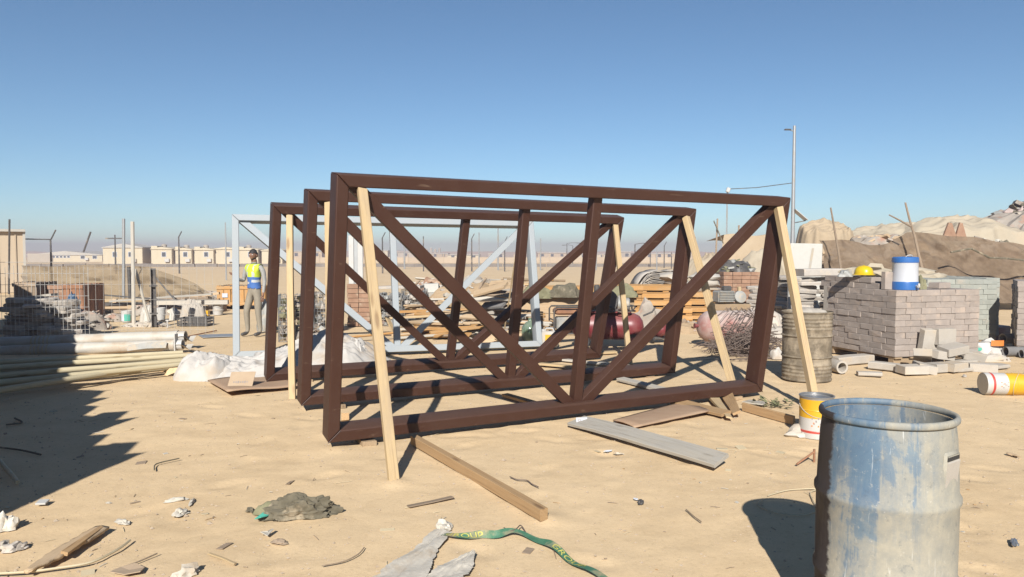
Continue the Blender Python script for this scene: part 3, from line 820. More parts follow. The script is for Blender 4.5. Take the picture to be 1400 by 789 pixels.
# ------------------------------------------------------------------ the trusses
TL, TH, TB, TD = 4.908, 2.187, 0.10, 0.20        # length, height, member face, member depth
def clip(poly, a, b, c):                            # keep a*x + b*z <= c
    out = []
    for i in range(len(poly)):
        p, q = poly[i], poly[(i + 1) % len(poly)]
        dp, dq = a * p[0] + b * p[1] - c, a * q[0] + b * q[1] - c
        if dp <= 0: out.append(p)
        if dp * dq < 0:
            k = dp / (dp - dq); out.append((p[0] + (q[0] - p[0]) * k, p[1] + (q[1] - p[1]) * k))
    return out
def strip(p, q, w_):
    dx, dz = q[0] - p[0], q[1] - p[1]; l = math.hypot(dx, dz); dx /= l; dz /= l
    px, pz = -dz * w_ / 2, dx * w_ / 2; e = .6
    return [(p[0] - dx * e - px, p[1] - dz * e - pz), (q[0] + dx * e - px, q[1] + dz * e - pz), (q[0] + dx * e + px, q[1] + dz * e + pz), (p[0] - dx * e + px, p[1] - dz * e + pz)]
def truss_matrix(X, Y, Z, th, ph, ro):
    d = Vector((math.cos(th) * math.cos(ro), math.sin(th) * math.cos(ro), math.sin(ro)))
    n = Vector((math.sin(th), -math.cos(th), 0))
    up = d.cross(-n).normalized()
    up = (math.cos(ph) * up + math.sin(ph) * n).normalized()
    y = up.cross(d).normalized()
    return Matrix.Translation((X, Y, Z)) @ Matrix((d, y, up)).transposed().to_4x4()
def steel(mb, name, m, t):
    o = mb.build(name, m, t)
    bv = o.modifiers.new('rounded edges', 'BEVEL'); bv.width = 0.010; bv.segments = 3; bv.limit_method = 'ANGLE'; bv.angle_limit = R(40)
    o.data.polygons.foreach_set('use_smooth', [True] * len(o.data.polygons)); o.data.set_sharp_from_angle(angle=R(50))
    return o
def make_truss(label, q, m):
    t = thing('steel_truss', label, 'truss', group='steel trusses propped in a row', matrix=truss_matrix(*q))
    L, H, b, D = TL, TH, TB, TD
    g = .0015
    tc = steel(MB().prism([(0, H), (b, H - b), (L - b, H - b), (L, H)], 0, D), 'top_chord', m, t)
    bc = steel(MB().prism([(0, 0), (L, 0), (L - b, b), (b, b)], 0, D), 'bottom_chord', m, t)
    steel(MB().prism([(0, g * 2), (b - g, b + g), (b - g, H - b - g), (0, H - g * 2)], .002, D - .002), 'end_post', m, t)
    steel(MB().prism([(L, g * 2), (L - b + g, b + g), (L - b + g, H - b - g), (L, H - g * 2)], .002, D - .002), 'end_post', m, t)
    steel(MB().prism([(L / 2 - b / 2, b - .004), (L / 2 + b / 2, b - .004), (L / 2 + b / 2, H - b + .004), (L / 2 - b / 2, H - b + .004)], .05, .15), 'vertical', m, t)
    for s in (0, 1):
        po = strip((.17, H - b), (L / 2 - .10, b), b)
        for c in ((0, 1, H - b + .003), (0, -1, -b + .003), (-1, 0, -b + .003), (1, 0, L / 2 - b / 2 + .01)): po = clip(po, *c)
        if s: po = [(L - x, z) for x, z in po][::-1]
        steel(MB().prism(po, .052, .148), 'diagonal', m, t)
    for (p0, p1) in (((0, 0), (b, b)), ((L, 0), (L - b, b))):
        k = MB().tube([(p0[0], -.001, p0[1] + .002), ((p0[0] + p1[0]) / 2, -.002, (p0[1] + p1[1]) / 2), (p1[0], -.001, p1[1])], .004, 5)
        k.build('weld_seam', m, bc)
    for x in (L / 2 - .12, L / 2, L / 2 + .12):
        k = MB().tube([(x - .05, .046, b + .002), (x, .046, b + .004), (x + .05, .046, b + .002)], .006, 5); k.build('weld_seam', m, bc)
    return t
TQ = [(-1.503, 6.028, .052, .491, .162, -.002), (-2.144, 7.516, .053, .496, .165, -.008), (-2.998, 9.041, .040, .481, .265, -.006), (-4.10, 10.899, .067, .343, -.215, -.006)]
TR = [make_truss('large brown steel truss at the very front, its near post by the long prop', TQ[0], 'brown_paint'),
      make_truss('brown steel truss in the middle of the three brown ones', TQ[1], 'brown_paint'),
      make_truss('rearmost of the three brown steel trusses', TQ[2], 'brown_paint'),
      make_truss('pale grey primed steel truss standing behind the brown ones', TQ[3], 'grey_primer')]
bpy.context.view_layer.update()
def TP(i, x, y, z): return TR[i].matrix_world @ Vector((x, y, z))
# timber packers under the chords
for i, (k, x, lb) in enumerate([(0, .35, 'timber packer under the near end of the front truss'), (0, 4.55, 'timber packer under the far end of the front truss'), (1, .4, 'timber packer under the near end of the middle brown truss'), (1, 4.5, 'timber packer under the far end of the middle brown truss'), (2, .5, 'timber packer under the near end of the rear brown truss'), (2, 4.4, 'timber packer under the far end of the rear brown truss'), (3, 2.4, 'timber packer under the middle of the pale grey truss'), (3, 4.5, 'timber packer under the far end of the pale grey truss')]):
    p = TP(k, x, .1, 0); z = p.z - .026
    n_ = TR[k].matrix_world.to_3x3() @ Vector((0, 1, 0)); n_.z = 0; n_.normalize()
    plank('timber_packer', lb, 'timber', Vector((p.x, p.y, z / 2 - .012)) - n_ * .10, Vector((p.x, p.y, z / 2 - .012)) + n_ * .22, .12, max(.02, z + .0), 'old_timber', 0, 'timber packers under the trusses')
# props
def prop(k, x, foot, w_, t_, lb, top=None, m='pale_timber', yy=.02, roll=0.0, zz=0.0):
    p1 = TP(k, x, yy, TH - TB - .012 + zz)
    f = Vector(foot); f.z = -.01
    return plank('timber_prop', lb, 'prop', f, p1, w_, t_, m, roll, 'timber props holding up the trusses', None, 0, .004, .003)
prop(0, .205, G(539, 657), .074, .048, 'long pale timber prop at the near end of the front truss')
prop(0, TL - .155, G(1116, 561), .074, .075, 'pale timber prop at the far end of the front truss, behind the yellow tin', None, 'pale_timber', .02, .25)
prop(1, .20, G(452, 590), .074, .045, 'pale timber prop at the near end of the middle brown truss')
prop(1, TL - .15, G(1003, 531), .074, .075, 'pale timber prop at the far end of the middle brown truss', None, 'pale_timber', .02, .25)
prop(2, .19, G(400, 545), .072, .045, 'pale timber prop at the near end of the rear brown truss')
prop(2, TL - .13, G(861, 497), .072, .06, 'pale timber prop at the far end of the rear brown truss', None, 'pale_timber', .02, .2)
plank('leaning_board', 'narrow pale board leaning upright behind the middle truss post', 'board', G(688, 462), A(704, 356, 13.2), .12, .025, 'pale_timber', 1.3)

# ------------------------------------------------------------------ timber and sheets on the ground near the trusses
p0, p1 = G(566, 601, .035), G(744, 704, .035)
plank('ground_timber', 'square brown timber lying on the sand, running from the front truss towards the viewer', 'timber', p0, p1, .062, .072, 'tan_timber')
p0, p1 = G(788, 575, .045), G(986, 631, .06)
plank('ground_plank', 'wide grey weathered plank on the sand in front of the front truss', 'plank', p0, p1, .20, .03, 'grey_timber', .24, None, None, .012)
t = thing('paper_tag', 'small white numbered card on the end of the grey plank', 'card', G(797, 586), .1)
tm = Matrix.Translation((0, .05, .055)) @ Matrix.Rotation(R(55), 4, 'X')
MB().box((0, 0, 0), (.105, .075, .003)).build('card_sheet', 'cooler_white', t, None, tm)
text_mesh('8+', .075, 'label_print', 'lettering', t, tm @ Matrix.Translation((0, -.004, .0022)))
mb = MB()
c = [G(838, 577), G(868, 587), G(972, 567), G(930, 552)]
def ply(u, v):
    a = c[0].lerp(c[3], v); b = c[1].lerp(c[2], v)
    p = a.lerp(b, u); p.z = .022 + .012 * math.sin(u * 3.1) + .02 * v * u
    return p
mb.sheet(8, 10, ply)
o = mb.build('plywood_sheet', 'plywood', None, 60); sm = o.modifiers.new('thickness', 'SOLIDIFY'); sm.thickness = .010
tag(o, 'thin brown plywood sheet lying half under the front truss', 'plywood')
plank('short_board', 'brown board lying under the far end of the front truss', 'board', G(925, 549, .03), G(993, 566, .035), .15, .03, 'tan_timber', .12)
plank('edge_board', 'tan board lying on edge beside the yellow tin', 'board', G(1016, 556, .04), G(1086, 575, .04), .03, .085, 'tan_timber', .05)
a0, a1 = Vector(TP(0, 4.40, .15, 0)), G(1002, 571, .03)
plank('stub_plank', 'pale plank stub poking out under the front truss towards the viewer', 'plank', Vector((a0.x - .09, a0.y, .03)), a1 + Vector((-.03, 0, 0)), .13, .035, 'pale_timber', -.15, None, None, 0, .004, .003, .55)
plank('stub_plank', 'tan tilted plank stub beside the pale stub under the front truss', 'plank', Vector((a0.x + .09, a0.y + .02, .035)), a1 + Vector((.07, .12, .02)), .13, .04, 'tan_timber', .45, None, None, 0, .004, .003, .4)
# crushed weeds and a grey scrap by the right end
wd = MB()
random.seed(3)
for i in range(90):
    q = G(random.gauss(1058, 14), random.gauss(554, 2.6))
    a = random.uniform(0, 6.28); l = random.uniform(.04, .12); z = random.uniform(.01, .04)
    d = Vector((math.cos(a), math.sin(a), random.uniform(-.1, .5))) * l; s_ = Vector((-math.sin(a), math.cos(a), 0)) * l * .18
    b = Vector((q.x, q.y, z * .4))
    wd.add([b, b + d * .5 + s_, b + d, b + d * .5 - s_], [(0, 1, 2, 3)])
tag(wd.build('cut_weeds', 'weed'), 'small heap of wilted green weeds by the far end of the front truss', 'weeds', None, 'stuff')
plank('grey_offcut', 'flat grey scrap of board beside the wilted weeds', 'offcut', G(1020, 549, .02), G(1046, 552, .02), .16, .015, 'grey_timber')
plank('pale_offcut', 'pale grey board offcut between the front and middle trusses', 'offcut', G(848, 518, .03), G(908, 533, .03), .11, .035, 'grey_timber', .1)
for i, (a, b, m_, w_, lb) in enumerate([((738, 497), (800, 503), 'pale_timber', .14, 'short light board behind the middle truss'), ((770, 492), (858, 500), 'grey_timber', .10, 'grey batten lying behind the rear truss'), ((690, 540), (735, 552), 'tan_timber', .08, 'small brown batten between the front and middle trusses'), ((500, 505), (600, 497), 'grey_timber', .12, 'grey board lying between the middle and rear trusses'), ((835, 508), (905, 500), 'tan_timber', .10, 'brown batten in front of the red compressor'), ((755, 487), (842, 481), 'pale_timber', .12, 'long light board in front of the red compressor')]):
    plank('loose_board', lb, 'board', G(*a, .025), G(*b, .025), w_, .03, m_, .05 * (i % 3 - 1))
plank('timber_block', 'small brown timber block just behind the near post of the front truss', 'block', G(472, 576, .04), G(472, 570, .1), .07, .07, 'tan_timber')

# plywood and card under the rear truss, and the white cloth heap
c2 = [G(284, 524), G(311, 543), G(412, 531), G(372, 512)]
def ply2(u, v):
    a = c2[0].lerp(c2[3], v); b = c2[1].lerp(c2[2], v); p = a.lerp(b, u); p.z = .028 + .03 * (1 - v) * u + .008 * math.sin(v * 7)
    return p
o = MB().sheet(8, 12, ply2).build('plywood_sheet', 'plywood', None, 60); sm = o.modifiers.new('thickness', 'SOLIDIFY'); sm.thickness = .012
tag(o, 'dark brown plywood sheet under the near post of the rear brown truss', 'plywood')
q = G(326, 536)
t = thing('cardboard_piece', 'torn cardboard piece with printed marks lying on the dark plywood', 'cardboard', (q.x, q.y + .06, .07), .1)
cm = Matrix.Rotation(R(38), 4, 'X')
MB().box((0, .09, 0), (.28, .24, .006)).build('card_sheet', 'card', t, None, cm)
for i in range(7): MB().box((-.08 + .025 * i, .045, .004), (.014, .02 + .008 * (i % 3), .001)).build('print_mark', 'label_print', t, None, cm)
tarp('cloth_heap', 'heap of crumpled white sheeting draped round the foot of the pale truss', 'cloth', (-3.05, 10.15, .02), [(.58, .12, .56), (.30, .15, .42), (-.30, .05, .22), (-.75, -.05, .18), (1.0, .1, .30), (0, -.2, .22)], 1.40, .72, 11, 'white_cloth', .75, .035, 4.0, .30, 110, None, .07)
o = MB().sheet(30, 24, heap_fn(0, 0, .42, .30, .24, 23, .5, 0, -.02, .7, 3.5)).build('cloth_scrap', 'white_cloth', None, 60)
o.location = (G(278, 517).x, G(278, 517).y + .1, .01); o.rotation_euler = (0, 0, .5)
tag(o, 'loose corner of white sheeting left of the plywood', 'cloth')
heap('white_sack', 'crumpled white sack seen behind the near post of the front truss', 'sack', (G(492, 492).x, 10.4, 0), .36, .32, .30, 31, 'white_cloth', .55, .3, 34, None, .6, 3.6)

# ------------------------------------------------------------------ blue drum
q = Vector((1.545, 3.05, 0))
t = thing('blue_drum', 'big blue plastic drum caked with dried cement, open at the top', 'drum', q, R(-27))
DH, DR = .96, .288
def dw(a, z): return 1 + .006 * math.sin(a * 3 + z * 2) + .004 * math.sin(a * 5 + 1)
prof = [(.262, .0), (.275, .012), (.283, .06), (.288, .16), (.289, .266), (.298, .282), (.298, .298), (.289, .314), (.290, .42), (.290, .598), (.299, .614), (.299, .630), (.288, .647), (.284, .74), (.277, .86), (.270, .918), (.268, .930)]
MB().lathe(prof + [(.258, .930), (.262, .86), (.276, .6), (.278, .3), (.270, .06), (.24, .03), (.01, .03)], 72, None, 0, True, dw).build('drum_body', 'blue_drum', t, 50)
rim = [(.266, .932), (.278, .929), (.284, .935), (.285, .947), (.281, .956), (.272, .959), (.264, .955), (.261, .945), (.262, .935), (.266, .932)]
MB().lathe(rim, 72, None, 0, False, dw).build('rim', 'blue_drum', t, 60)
for i, an in enumerate((R(-27), R(150))):
    M0 = Matrix.Rotation(an, 4, 'Z') @ Matrix.Translation((.268, 0, .765))
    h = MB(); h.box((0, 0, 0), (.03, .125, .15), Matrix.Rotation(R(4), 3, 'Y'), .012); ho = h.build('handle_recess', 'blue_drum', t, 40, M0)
    MB().prism([(-.005, -.062), (.008, -.06), (.019, .035), (.012, .04)], -.052, .052).build('handle_flap', 'concrete', ho, None, Matrix.Translation((.004, 0, 0)))
    MB().box((.015, 0, .052), (.008, .105, .022)).build('handle_slot', 'rubber', ho)
t.scale = (.92, .92, 1.0)

# ------------------------------------------------------------------ tins
def paint_tin(label, loc, rz, lying=False, r=.143, H=.36, name='paint_tin'):
    t = thing(name, label, 'tin', loc, rz)
    Mx = Matrix.Identity(4)
    if lying: Mx = Matrix.Translation((0, 0, r)) @ Matrix.Rotation(R(90), 4, 'Y')
    b = MB(); bands = [(0, .045, 0), (.045, .06, 2), (.06, .17, 0), (.17, .325, 1), (.325, .345, 3)]
    for z0, z1, mi in bands:
        b.lathe([(r, H * z0 / .345), (r, H * z1 / .345)], 40, Mx, mi, False)
    b.lathe([(r * .97, .002), (.002, .002)], 40, Mx, 3, False)
    for zz in (.235, .06): b.lathe([(r, H * zz / .345 - .006), (r + .003, H * zz / .345), (r, H * zz / .345 + .006)], 40, Mx, 1 if zz > .1 else 2, False)
    b.lathe([(r * .99, H - .016), (r * .97, H - .02), (.002, H - .02)] if not lying else [(r * .99, H - .016), (r * .96, .01), (.002, .01)], 40, Mx, 3, False)
    b.build('can_body', ['tin_white', 'tin_yellow', 'tin_red', 'tin_metal'], t, 40)
    MB().lathe([(r, H - .006), (r + .006, H - .004), (r + .007, H + .002), (r + .002, H + .006), (r - .006, H + .002), (r - .006, H - .004), (r, H - .006)], 40, Mx, 0, False).build('rim', 'tin_metal', t, 50)
    MB().tube([Mx @ Vector((math.cos(a) * (r + .004), math.sin(a) * (r + .004), H * .80 - .10 * math.sin((a + 2.9) / 3.1 * math.pi))) for a in [-2.9 + 3.1 * i / 16 for i in range(17)]], .0025, 5).build('handle', 'wire', t)
    for k in range(9):
        a = -1.9 + .12 * (k % 5) + random.uniform(-.02, .02); z = H * (.30 + .07 * (k // 5)) + .02 * (k % 3)
        pp = [Vector((math.cos(a + u) * (r + .0015), math.sin(a + u) * (r + .0015), z + v)) for u, v in ((0, 0), (.075, 0), (.075, .013), (0, .013))]
        MB().add([Mx @ x for x in pp], [(0, 1, 2, 3)]).build('print_mark', 'label_print' if k % 3 else 'orange_print', t)
    return t
random.seed(5)
q = G(1117, 596); paint_tin('upright yellow and white paint tin beside the front truss', (q.x, q.y + .02, -.005), R(-20))
q = G(1353, 541); paint_tin('yellow and white tin lying on its side at the right edge', (q.x, q.y + .13, -.01), R(-6), True, .125, .46)
q = G(1100, 592); crumple('plastic_scrap', 'crumpled white plastic at the foot of the upright yellow tin', 'plastic', (q.x - .02, q.y - .08, 0), .12, (1.3, .6, .55), 4, 'white_film', 3, 1.4)

# ------------------------------------------------------------------ rusty ribbed oil drum
q = G(1103, 518)
t = thing('oil_drum', 'rusty ribbed steel drum standing behind the right prop', 'drum', (q.x, q.y + .02, 0), R(40))
pr = [(.305, 0), (.309, .006), (.309, .018), (.300, .024)]
def rib(z, s=.013): return [(.300, z - .016), (.300 + s * .7, z - .008), (.300 + s, z), (.300 + s * .7, z + .008), (.300, z + .016)]
for z in (.07, .115, .16, .205): pr += rib(z, .008)
pr += rib(.30, .016)
for z in (.38,): pr += [(.300, z)]
pr += rib(.565, .016)
for z in (.655, .70, .745, .79): pr += rib(z, .009)
pr += [(.300, .845), (.309, .852), (.310, .868), (.302, .872), (.297, .862), (.294, .80), (.29, .1), (.28, .06), (.01, .06)]
MB().lathe(pr, 64, None, 0, True, lambda a, z: 1 + .012 * math.sin(a * 2 + z * 3) + .006 * noise.noise(Vector((a * 2, z * 6, 0)))).build('drum_shell', 'rusty_drum', t, 45)
heap('drum_rubbish', 'rubbish heaped inside the rusty drum', 'rubbish', (q.x, q.y + .02, .80), .26, .26, .09, 8, 'concrete', .5, 0, 18)

# ------------------------------------------------------------------ stacks of blocks on the right
BL, BW, BH = .26, .18, .087
def block_mesh(seed, s=(BL, BW, BH)):
    mb = MB(); random.seed(seed)
    mb.box((0, 0, 0), (s[0] - .003, s[1] - .004, s[2] - .0015), None, .004)
    mb.v = [(x + random.uniform(-.004, .004), y + random.uniform(-.004, .004), z + random.uniform(-.002, .002)) for x, y, z in mb.v]
    o = mb.build('block', 'paver'); me = o.data; bpy.data.objects.remove(o)
    return me
BM = {}
def block_obj(mname, parent, M, k):
    key = (mname, k % 4)
    if key not in BM:
        me = block_mesh(k % 4 + 11); me.materials.clear(); me.materials.append(MATS[mname]); BM[key] = me
    o = bpy.data.objects.new('block', BM[key]); S.collection.objects.link(o)
    o.parent = parent; o.matrix_local = M
    return o
def block_stack(label, corner, rz, nx, ny, rows, mname, extra=0, rows_right=None, name='block_stack', base=.12, sides=(1, 1, 1)):
    """corner = nearest vertical edge; local x runs along the right face, local y along the left face"""
    t = thing(name, label, 'block stack', corner, rz, 'stacks of concrete blocks')
    W, D = nx * BL + BW, ny * BL + BW
    random.seed(len(label) * 7)
    pl = MB()
    for y in (.1, D / 2, D - .1): pl.box((W / 2, y, base / 2 - .01), (W - .05, .1, base - .04))
    for i in range(6): pl.box((.08 + (W - .16) * i / 5, D / 2, base - .018), (.12, D - .02, .022))
    pl.build('pallet', 'old_timber', t)
    MB().box((W / 2, D / 2, base + rows * BH / 2 - .03), (W - .03, D - .03, rows * BH - .05)).build('inner_blocks', mname, t)
    k = 0
    for r in range(rows):
        z = base + (r + .5) * BH
        fl = r % 2
        for i in range(nx):                      # right face, y = 0
            x = i * BL + BL / 2 + (BW if fl else 0)
            k += 1
            block_obj(mname, t, Matrix.Translation((x + random.uniform(-.006, .006), BW / 2 + random.uniform(-.010, .006), z)) @ Matrix.Rotation(random.uniform(-.02, .02), 4, 'Z'), random.randrange(4))
        for i in range(ny):                      # left face, x = 0
            y = i * BL + BL / 2 + (0 if fl else BW)
            block_obj(mname, t, Matrix.Translation((BW / 2 + random.uniform(-.010, .006), y, z)) @ Matrix.Rotation(math.pi / 2 + random.uniform(-.02, .02), 4, 'Z'), random.randrange(4))
        if sides[2]:
            for i in range(ny):                  # far right face, x = W
                y = i * BL + BL / 2 + (BW if fl else 0)
                block_obj(mname, t, Matrix.Translation((W - BW / 2 + random.uniform(-.006, .010), y, z)) @ Matrix.Rotation(math.pi / 2, 4, 'Z'), random.randrange(4))
    # top course between the faces
    z = base + (rows - .5) * BH - .004
    for i in range(nx):
        for j in range(int((D - BW) / BW)):
            x, y = BW + .004 + i * BL + BL / 2, BW + .004 + j * BW + BW / 2
            if x + BL / 2 < W - (BW if sides[2] else 0) + .02 and y + BW / 2 < D + .02:
                block_obj(mname, t, Matrix.Translation((x, y, z - random.uniform(0, .012))), random.randrange(4))
    return t
c0 = G(1223, 500)
FS_RZ = R(15)
stk = block_stack('square stack of brownish concrete blocks carrying the water cooler and yellow helmet', (c0.x, c0.y, 0), FS_RZ, 5, 5, 11, 'paver')
# raised courses along the left face and one upright block at the corner of them
FM = Matrix.Translation((c0.x, c0.y, 0)) @ Matrix.Rotation(FS_RZ, 4, 'Z')
random.seed(2)
ztop = .12 + 11 * BH
for r in range(2):
    for i in range(5):
        if i == 0 and r > 0: continue
        block_obj('paver', stk, Matrix.Translation((BW / 2 + .02 + random.uniform(-.01, .01), .50 + i * BL - (.1 if r else 0), ztop + BH * (r + .5))) @ Matrix.Rotation(math.pi / 2, 4, 'Z'), i)
for i in range(4):
    for j in range(3): block_obj('paver', stk, Matrix.Translation((.34 + BL * i, .95 + BW * j, ztop + BH / 2)), i + j)
block_obj('paver', stk, Matrix.Translation((.10, .27, ztop + BL / 2)) @ Matrix.Rotation(math.pi / 2, 4, 'Z') @ Matrix.Rotation(math.pi / 2, 4, 'Y') , 1)
block_obj('paver', stk, Matrix.Translation((1.0, .25, ztop + .055)) @ Matrix.Rotation(.2, 4, 'Z'), 2)
c1 = G(1361, 474)
block_stack('greenish grey block stack standing behind the brownish one', (c1.x, c1.y, 0), R(97), 5, 5, 12, 'paver_green', 0, None, 'block_stack', .12)
c1b = G(1376, 470)
block_stack('second greenish block stack, to the right of the first', (c1b.x + .02, c1b.y + .25, 0), R(95), 5, 1, 12, 'paver_green')
c2_ = G(1389, 483)
block_stack('brownish block stack cut off by the right edge', (c2_.x, c2_.y, 0), R(-30), 4, 4, 12, 'paver')
# water cooler
wc = FM @ Vector((.30, .17, ztop))
t = thing('water_cooler', 'blue and white drum shaped water cooler on the block stack', 'cooler', wc, 0)
MB().lathe([(.165, 0), (.180, .004), (.182, .10), (.178, .12)], 40).build('base', 'cooler_blue', t, 40)
MB().lathe([(.176, .12), (.174, .16), (.172, .39), (.174, .395)], 40).build('body', 'cooler_white', t, 40)
MB().lathe([(.178, .395), (.180, .41), (.178, .462), (.165, .475), (.05, .482), (.01, .482)], 40).build('lid', 'cooler_blue', t, 40)
tp = MB(); tp.lathe([(.022, 0), (.022, .05), (.012, .06)], 14, Matrix.Translation((.085, -.17, .055)) @ Matrix.Rotation(R(90), 4, 'X')); tp.box((.085, -.225, .075), (.03, .02, .05), None, .006); tp.build('tap', 'white_plastic', t, 40)
tp = MB(); tp.tube([(-.05, -.10, .475), (-.03, -.12, .50), (.0, -.13, .505), (.03, -.12, .50), (.04, -.10, .475)], .008, 6); tp.build('lid_handle', 'white_plastic', t, 40)
# helmet
hp = FM @ Vector((.12, .80, ztop + 2 * BH))
t = thing('safety_helmet', 'yellow safety helmet lying on the block stack', 'helmet', hp, R(20))
MB().lathe([(.125, .03), (.128, .05), (.122, .09), (.105, .13), (.07, .158), (.03, .168), (.002, .170)], 32, Matrix.Scale(1.15, 4, (0, 1, 0)), 0, False).build('shell', 'helmet_yellow', t, 60)
MB().lathe([(.120, .034), (.150, .026), (.152, .03), (.124, .044)], 32, Matrix.Scale(1.18, 4, (0, 1, 0)), 0, False).build('brim', 'helmet_yellow', t, 60)
rg = MB(); rg.tube([(0, -.128, .06), (0, -.09, .135), (0, 0, .172), (0, .09, .135), (0, .128, .06)], .014, 8, 0, .5); rg.build('ridge', 'helmet_yellow', t, 60)
crumple('dark_bag', 'small grey bag lying left of the helmet', 'bag', hp + Vector((-.25, .05, 0)), .1, (1, .8, .8), 5, 'grey_machine')
# fallen blocks in front of the stack
random.seed(12)
FB = [(1290, 492, .42, 15, 0, 4, 'upright'), (1268, 492, .36, 100, 0, 80, ''), (1302, 496, .27, 14, 8, -8, ''), (1261, 496, .17, 60, 0, 28, ''), (1284, 500, .06, 18, 0, 0, ''), (1264, 501, .06, 75, 12, 0, ''), (1314, 495, .06, 14, 0, 0, ''), (1326, 493, .17, 5, 12, 10, ''), (1303, 500, .07, 30, 0, 0, ''), (1284, 496, .20, 20, 6, 8, ''), (1247, 503, .06, 5, 0, 0, ''), (1342, 499, .05, -20, 0, 0, '')]
fbl = ['fallen block standing upright against the brown stack', 'fallen block set on end left of the upright one', 'fallen block resting flat on top of the small pile', 'tilted block at the left of the fallen pile', 'fallen block lying flat at the front of the pile', 'front left fallen block, lying end on', 'fallen block at the right front of the pile', 'fallen block propped at the right of the pile', 'lowest fallen block at the front right', 'fallen block wedged in the middle of the pile', 'single fallen block lying furthest left', 'single fallen block near the white sack']
for i, (px, py, z, rz, rx, ry, u) in enumerate(FB):
    p = G(px, py + 8); key = ('concrete', i % 4)
    if key not in BM:
        me = block_mesh(i % 4 + 11); me.materials.clear(); me.materials.append(MATS['concrete']); BM[key] = me
    o = bpy.data.objects.new('fallen_block', BM[key]); S.collection.objects.link(o)
    o.matrix_world = Matrix.Translation((p.x, p.y, z + .0)) @ Matrix.Rotation(R(rz), 4, 'Z') @ Matrix.Rotation(R(90 if u else rx), 4, 'X') @ Matrix.Rotation(R(ry), 4, 'Y') @ Matrix.Scale(1.3, 4)
    tag(o, fbl[i], 'block', 'fallen concrete blocks')
for i, (a, b, w_, h, lb) in enumerate([((1140, 494), (1188, 490), .2, .12, 'pale concrete kerb lying left of the brown block stack'), ((1190, 499), (1230, 503), .16, .10, 'pale concrete kerb lying below the corner of the brown stack'), ((1172, 510), (1206, 512), .14, .05, 'flat pale slab on the sand before the brown block stack'), ((1300, 506), (1372, 500), .22, .05, 'long flat concrete slab in front of the white sack'), ((1240, 505), (1262, 506), .12, .05, 'short pale slab beside the fallen blocks')]):
    plank('concrete_slab', lb, 'slab', G(*a, h / 2), G(*b, h / 2), w_, h, 'concrete', 0, 'concrete slabs by the stacks', None, 0, .008, .012)
q = G(1144, 509); t = thing('pipe_stub', 'short concrete pipe stub lying left of the slabs', 'pipe', q, R(10))
MB().lathe([(.078, 0), (.085, .01), (.085, .32), (.060, .32), (.058, .02), (.01, .02)], 28, Matrix.Translation((0, .1, .085)) @ Matrix.Rotation(R(90), 4, 'X') @ Matrix.Translation((0, 0, -.1)), 0, False).build('pipe_wall', 'concrete', t, 45)
q = G(1356, 486); crumple('printed_sack', 'white and orange printed sack by the grey pipes', 'sack', (q.x, q.y + .15, 0), .24, (1.0, .7, .75), 3, 'tin_white', 3, 1.1)
s_ = bpy.data.objects['printed_sack']
MB().sheet(6, 4, lambda u, v: Vector((-.02 + .2 * u, -.155 - .02 * math.sin(u * 3) , .15 + .09 * v))).build('print_patch', 'orange_print', s_)
MB().sheet(3, 2, lambda u, v: Vector((-.22 + .08 * u, -.13, .07 + .05 * v))).build('print_patch', 'green_print', s_)
q = G(1368, 468); plank('pink_crate', 'faded pink plastic crate behind the printed sack', 'crate', (q.x - .15, q.y + .3, .14), (q.x + .25, q.y + .3, .15), .3, .26, 'pink_paint', 0, None, None, 0, .01, .02)
for i, (a, b, r, lb) in enumerate([((1370, 478), (1470, 476), .085, 'upper dark grey pipe at the right edge'), ((1374, 487), (1470, 486), .075, 'lower dark grey pipe at the right edge'), ((1396, 489), (1480, 489), .06, 'short dark pipe furthest right')]):
    pa, pb_ = G(*a), G(*b)
    t = thing('grey_pipe', lb, 'pipe', (pa.x, pa.y, r + (.10 if i == 0 else 0)), math.atan2(pb_.y - pa.y, pb_.x - pa.x), 'dark grey pipes')
    MB().lathe([(r, 0), (r, 1.5), (r * .82, 1.5), (r * .82, .01), (r, 0)], 24, Matrix.Rotation(R(90), 4, 'Y'), 0, False).build('pipe_wall', 'asphalt_grey', t, 40)
# irregular stone piles behind the rusty drum
def slab_mesh(seed):
    random.seed(seed); k = 9; mb = MB(); h = .5
    ring = [(math.cos(6.283 * i / k) * random.uniform(.75, 1.1), math.sin(6.283 * i / k) * random.uniform(.75, 1.1)) for i in range(k)]
    vs = [(x, y, -h) for x, y in ring] + [(x * 1.04, y * 1.04, h * .3) for x, y in ring] + [(x * .95, y * .95, h * random.uniform(.7, 1)) for x, y in ring]
    fs = [tuple(range(k - 1, -1, -1)), tuple(range(2 * k, 3 * k))]
    for a in (0, k):
        for i in range(k): fs.append((a + i, a + (i + 1) % k, a + k + (i + 1) % k, a + k + i))
    o = mb.add(vs, fs).build('slab', 'stone_slab'); me = o.data; bpy.data.objects.remove(o); return me
SL = [slab_mesh(i) for i in range(5)]
def slab_pile(label, loc, rows, rx, ry, th, seed, per=2):
    t = thing('stone_pile', label, 'stone pile', loc, 0, 'piles of flat stones')
    random.seed(seed)
    for r in range(rows):
        for c in range(per):
            o = bpy.data.objects.new('stone_slab', SL[random.randrange(5)]); S.collection.objects.link(o); o.parent = t
            o.matrix_local = Matrix.Translation(((c - (per - 1) / 2) * rx * 1.1 + random.uniform(-.06, .06), random.uniform(-.08, .08), th * (r + .5))) @ Matrix.Rotation(random.uniform(0, 6.28), 4, 'Z') @ Matrix.Rotation(random.uniform(-.06, .06), 4, 'X') @ Matrix.Diagonal((rx * random.uniform(.6, .8), ry * random.uniform(.7, 1), th * random.uniform(.7, 1.3), 1))
    return t
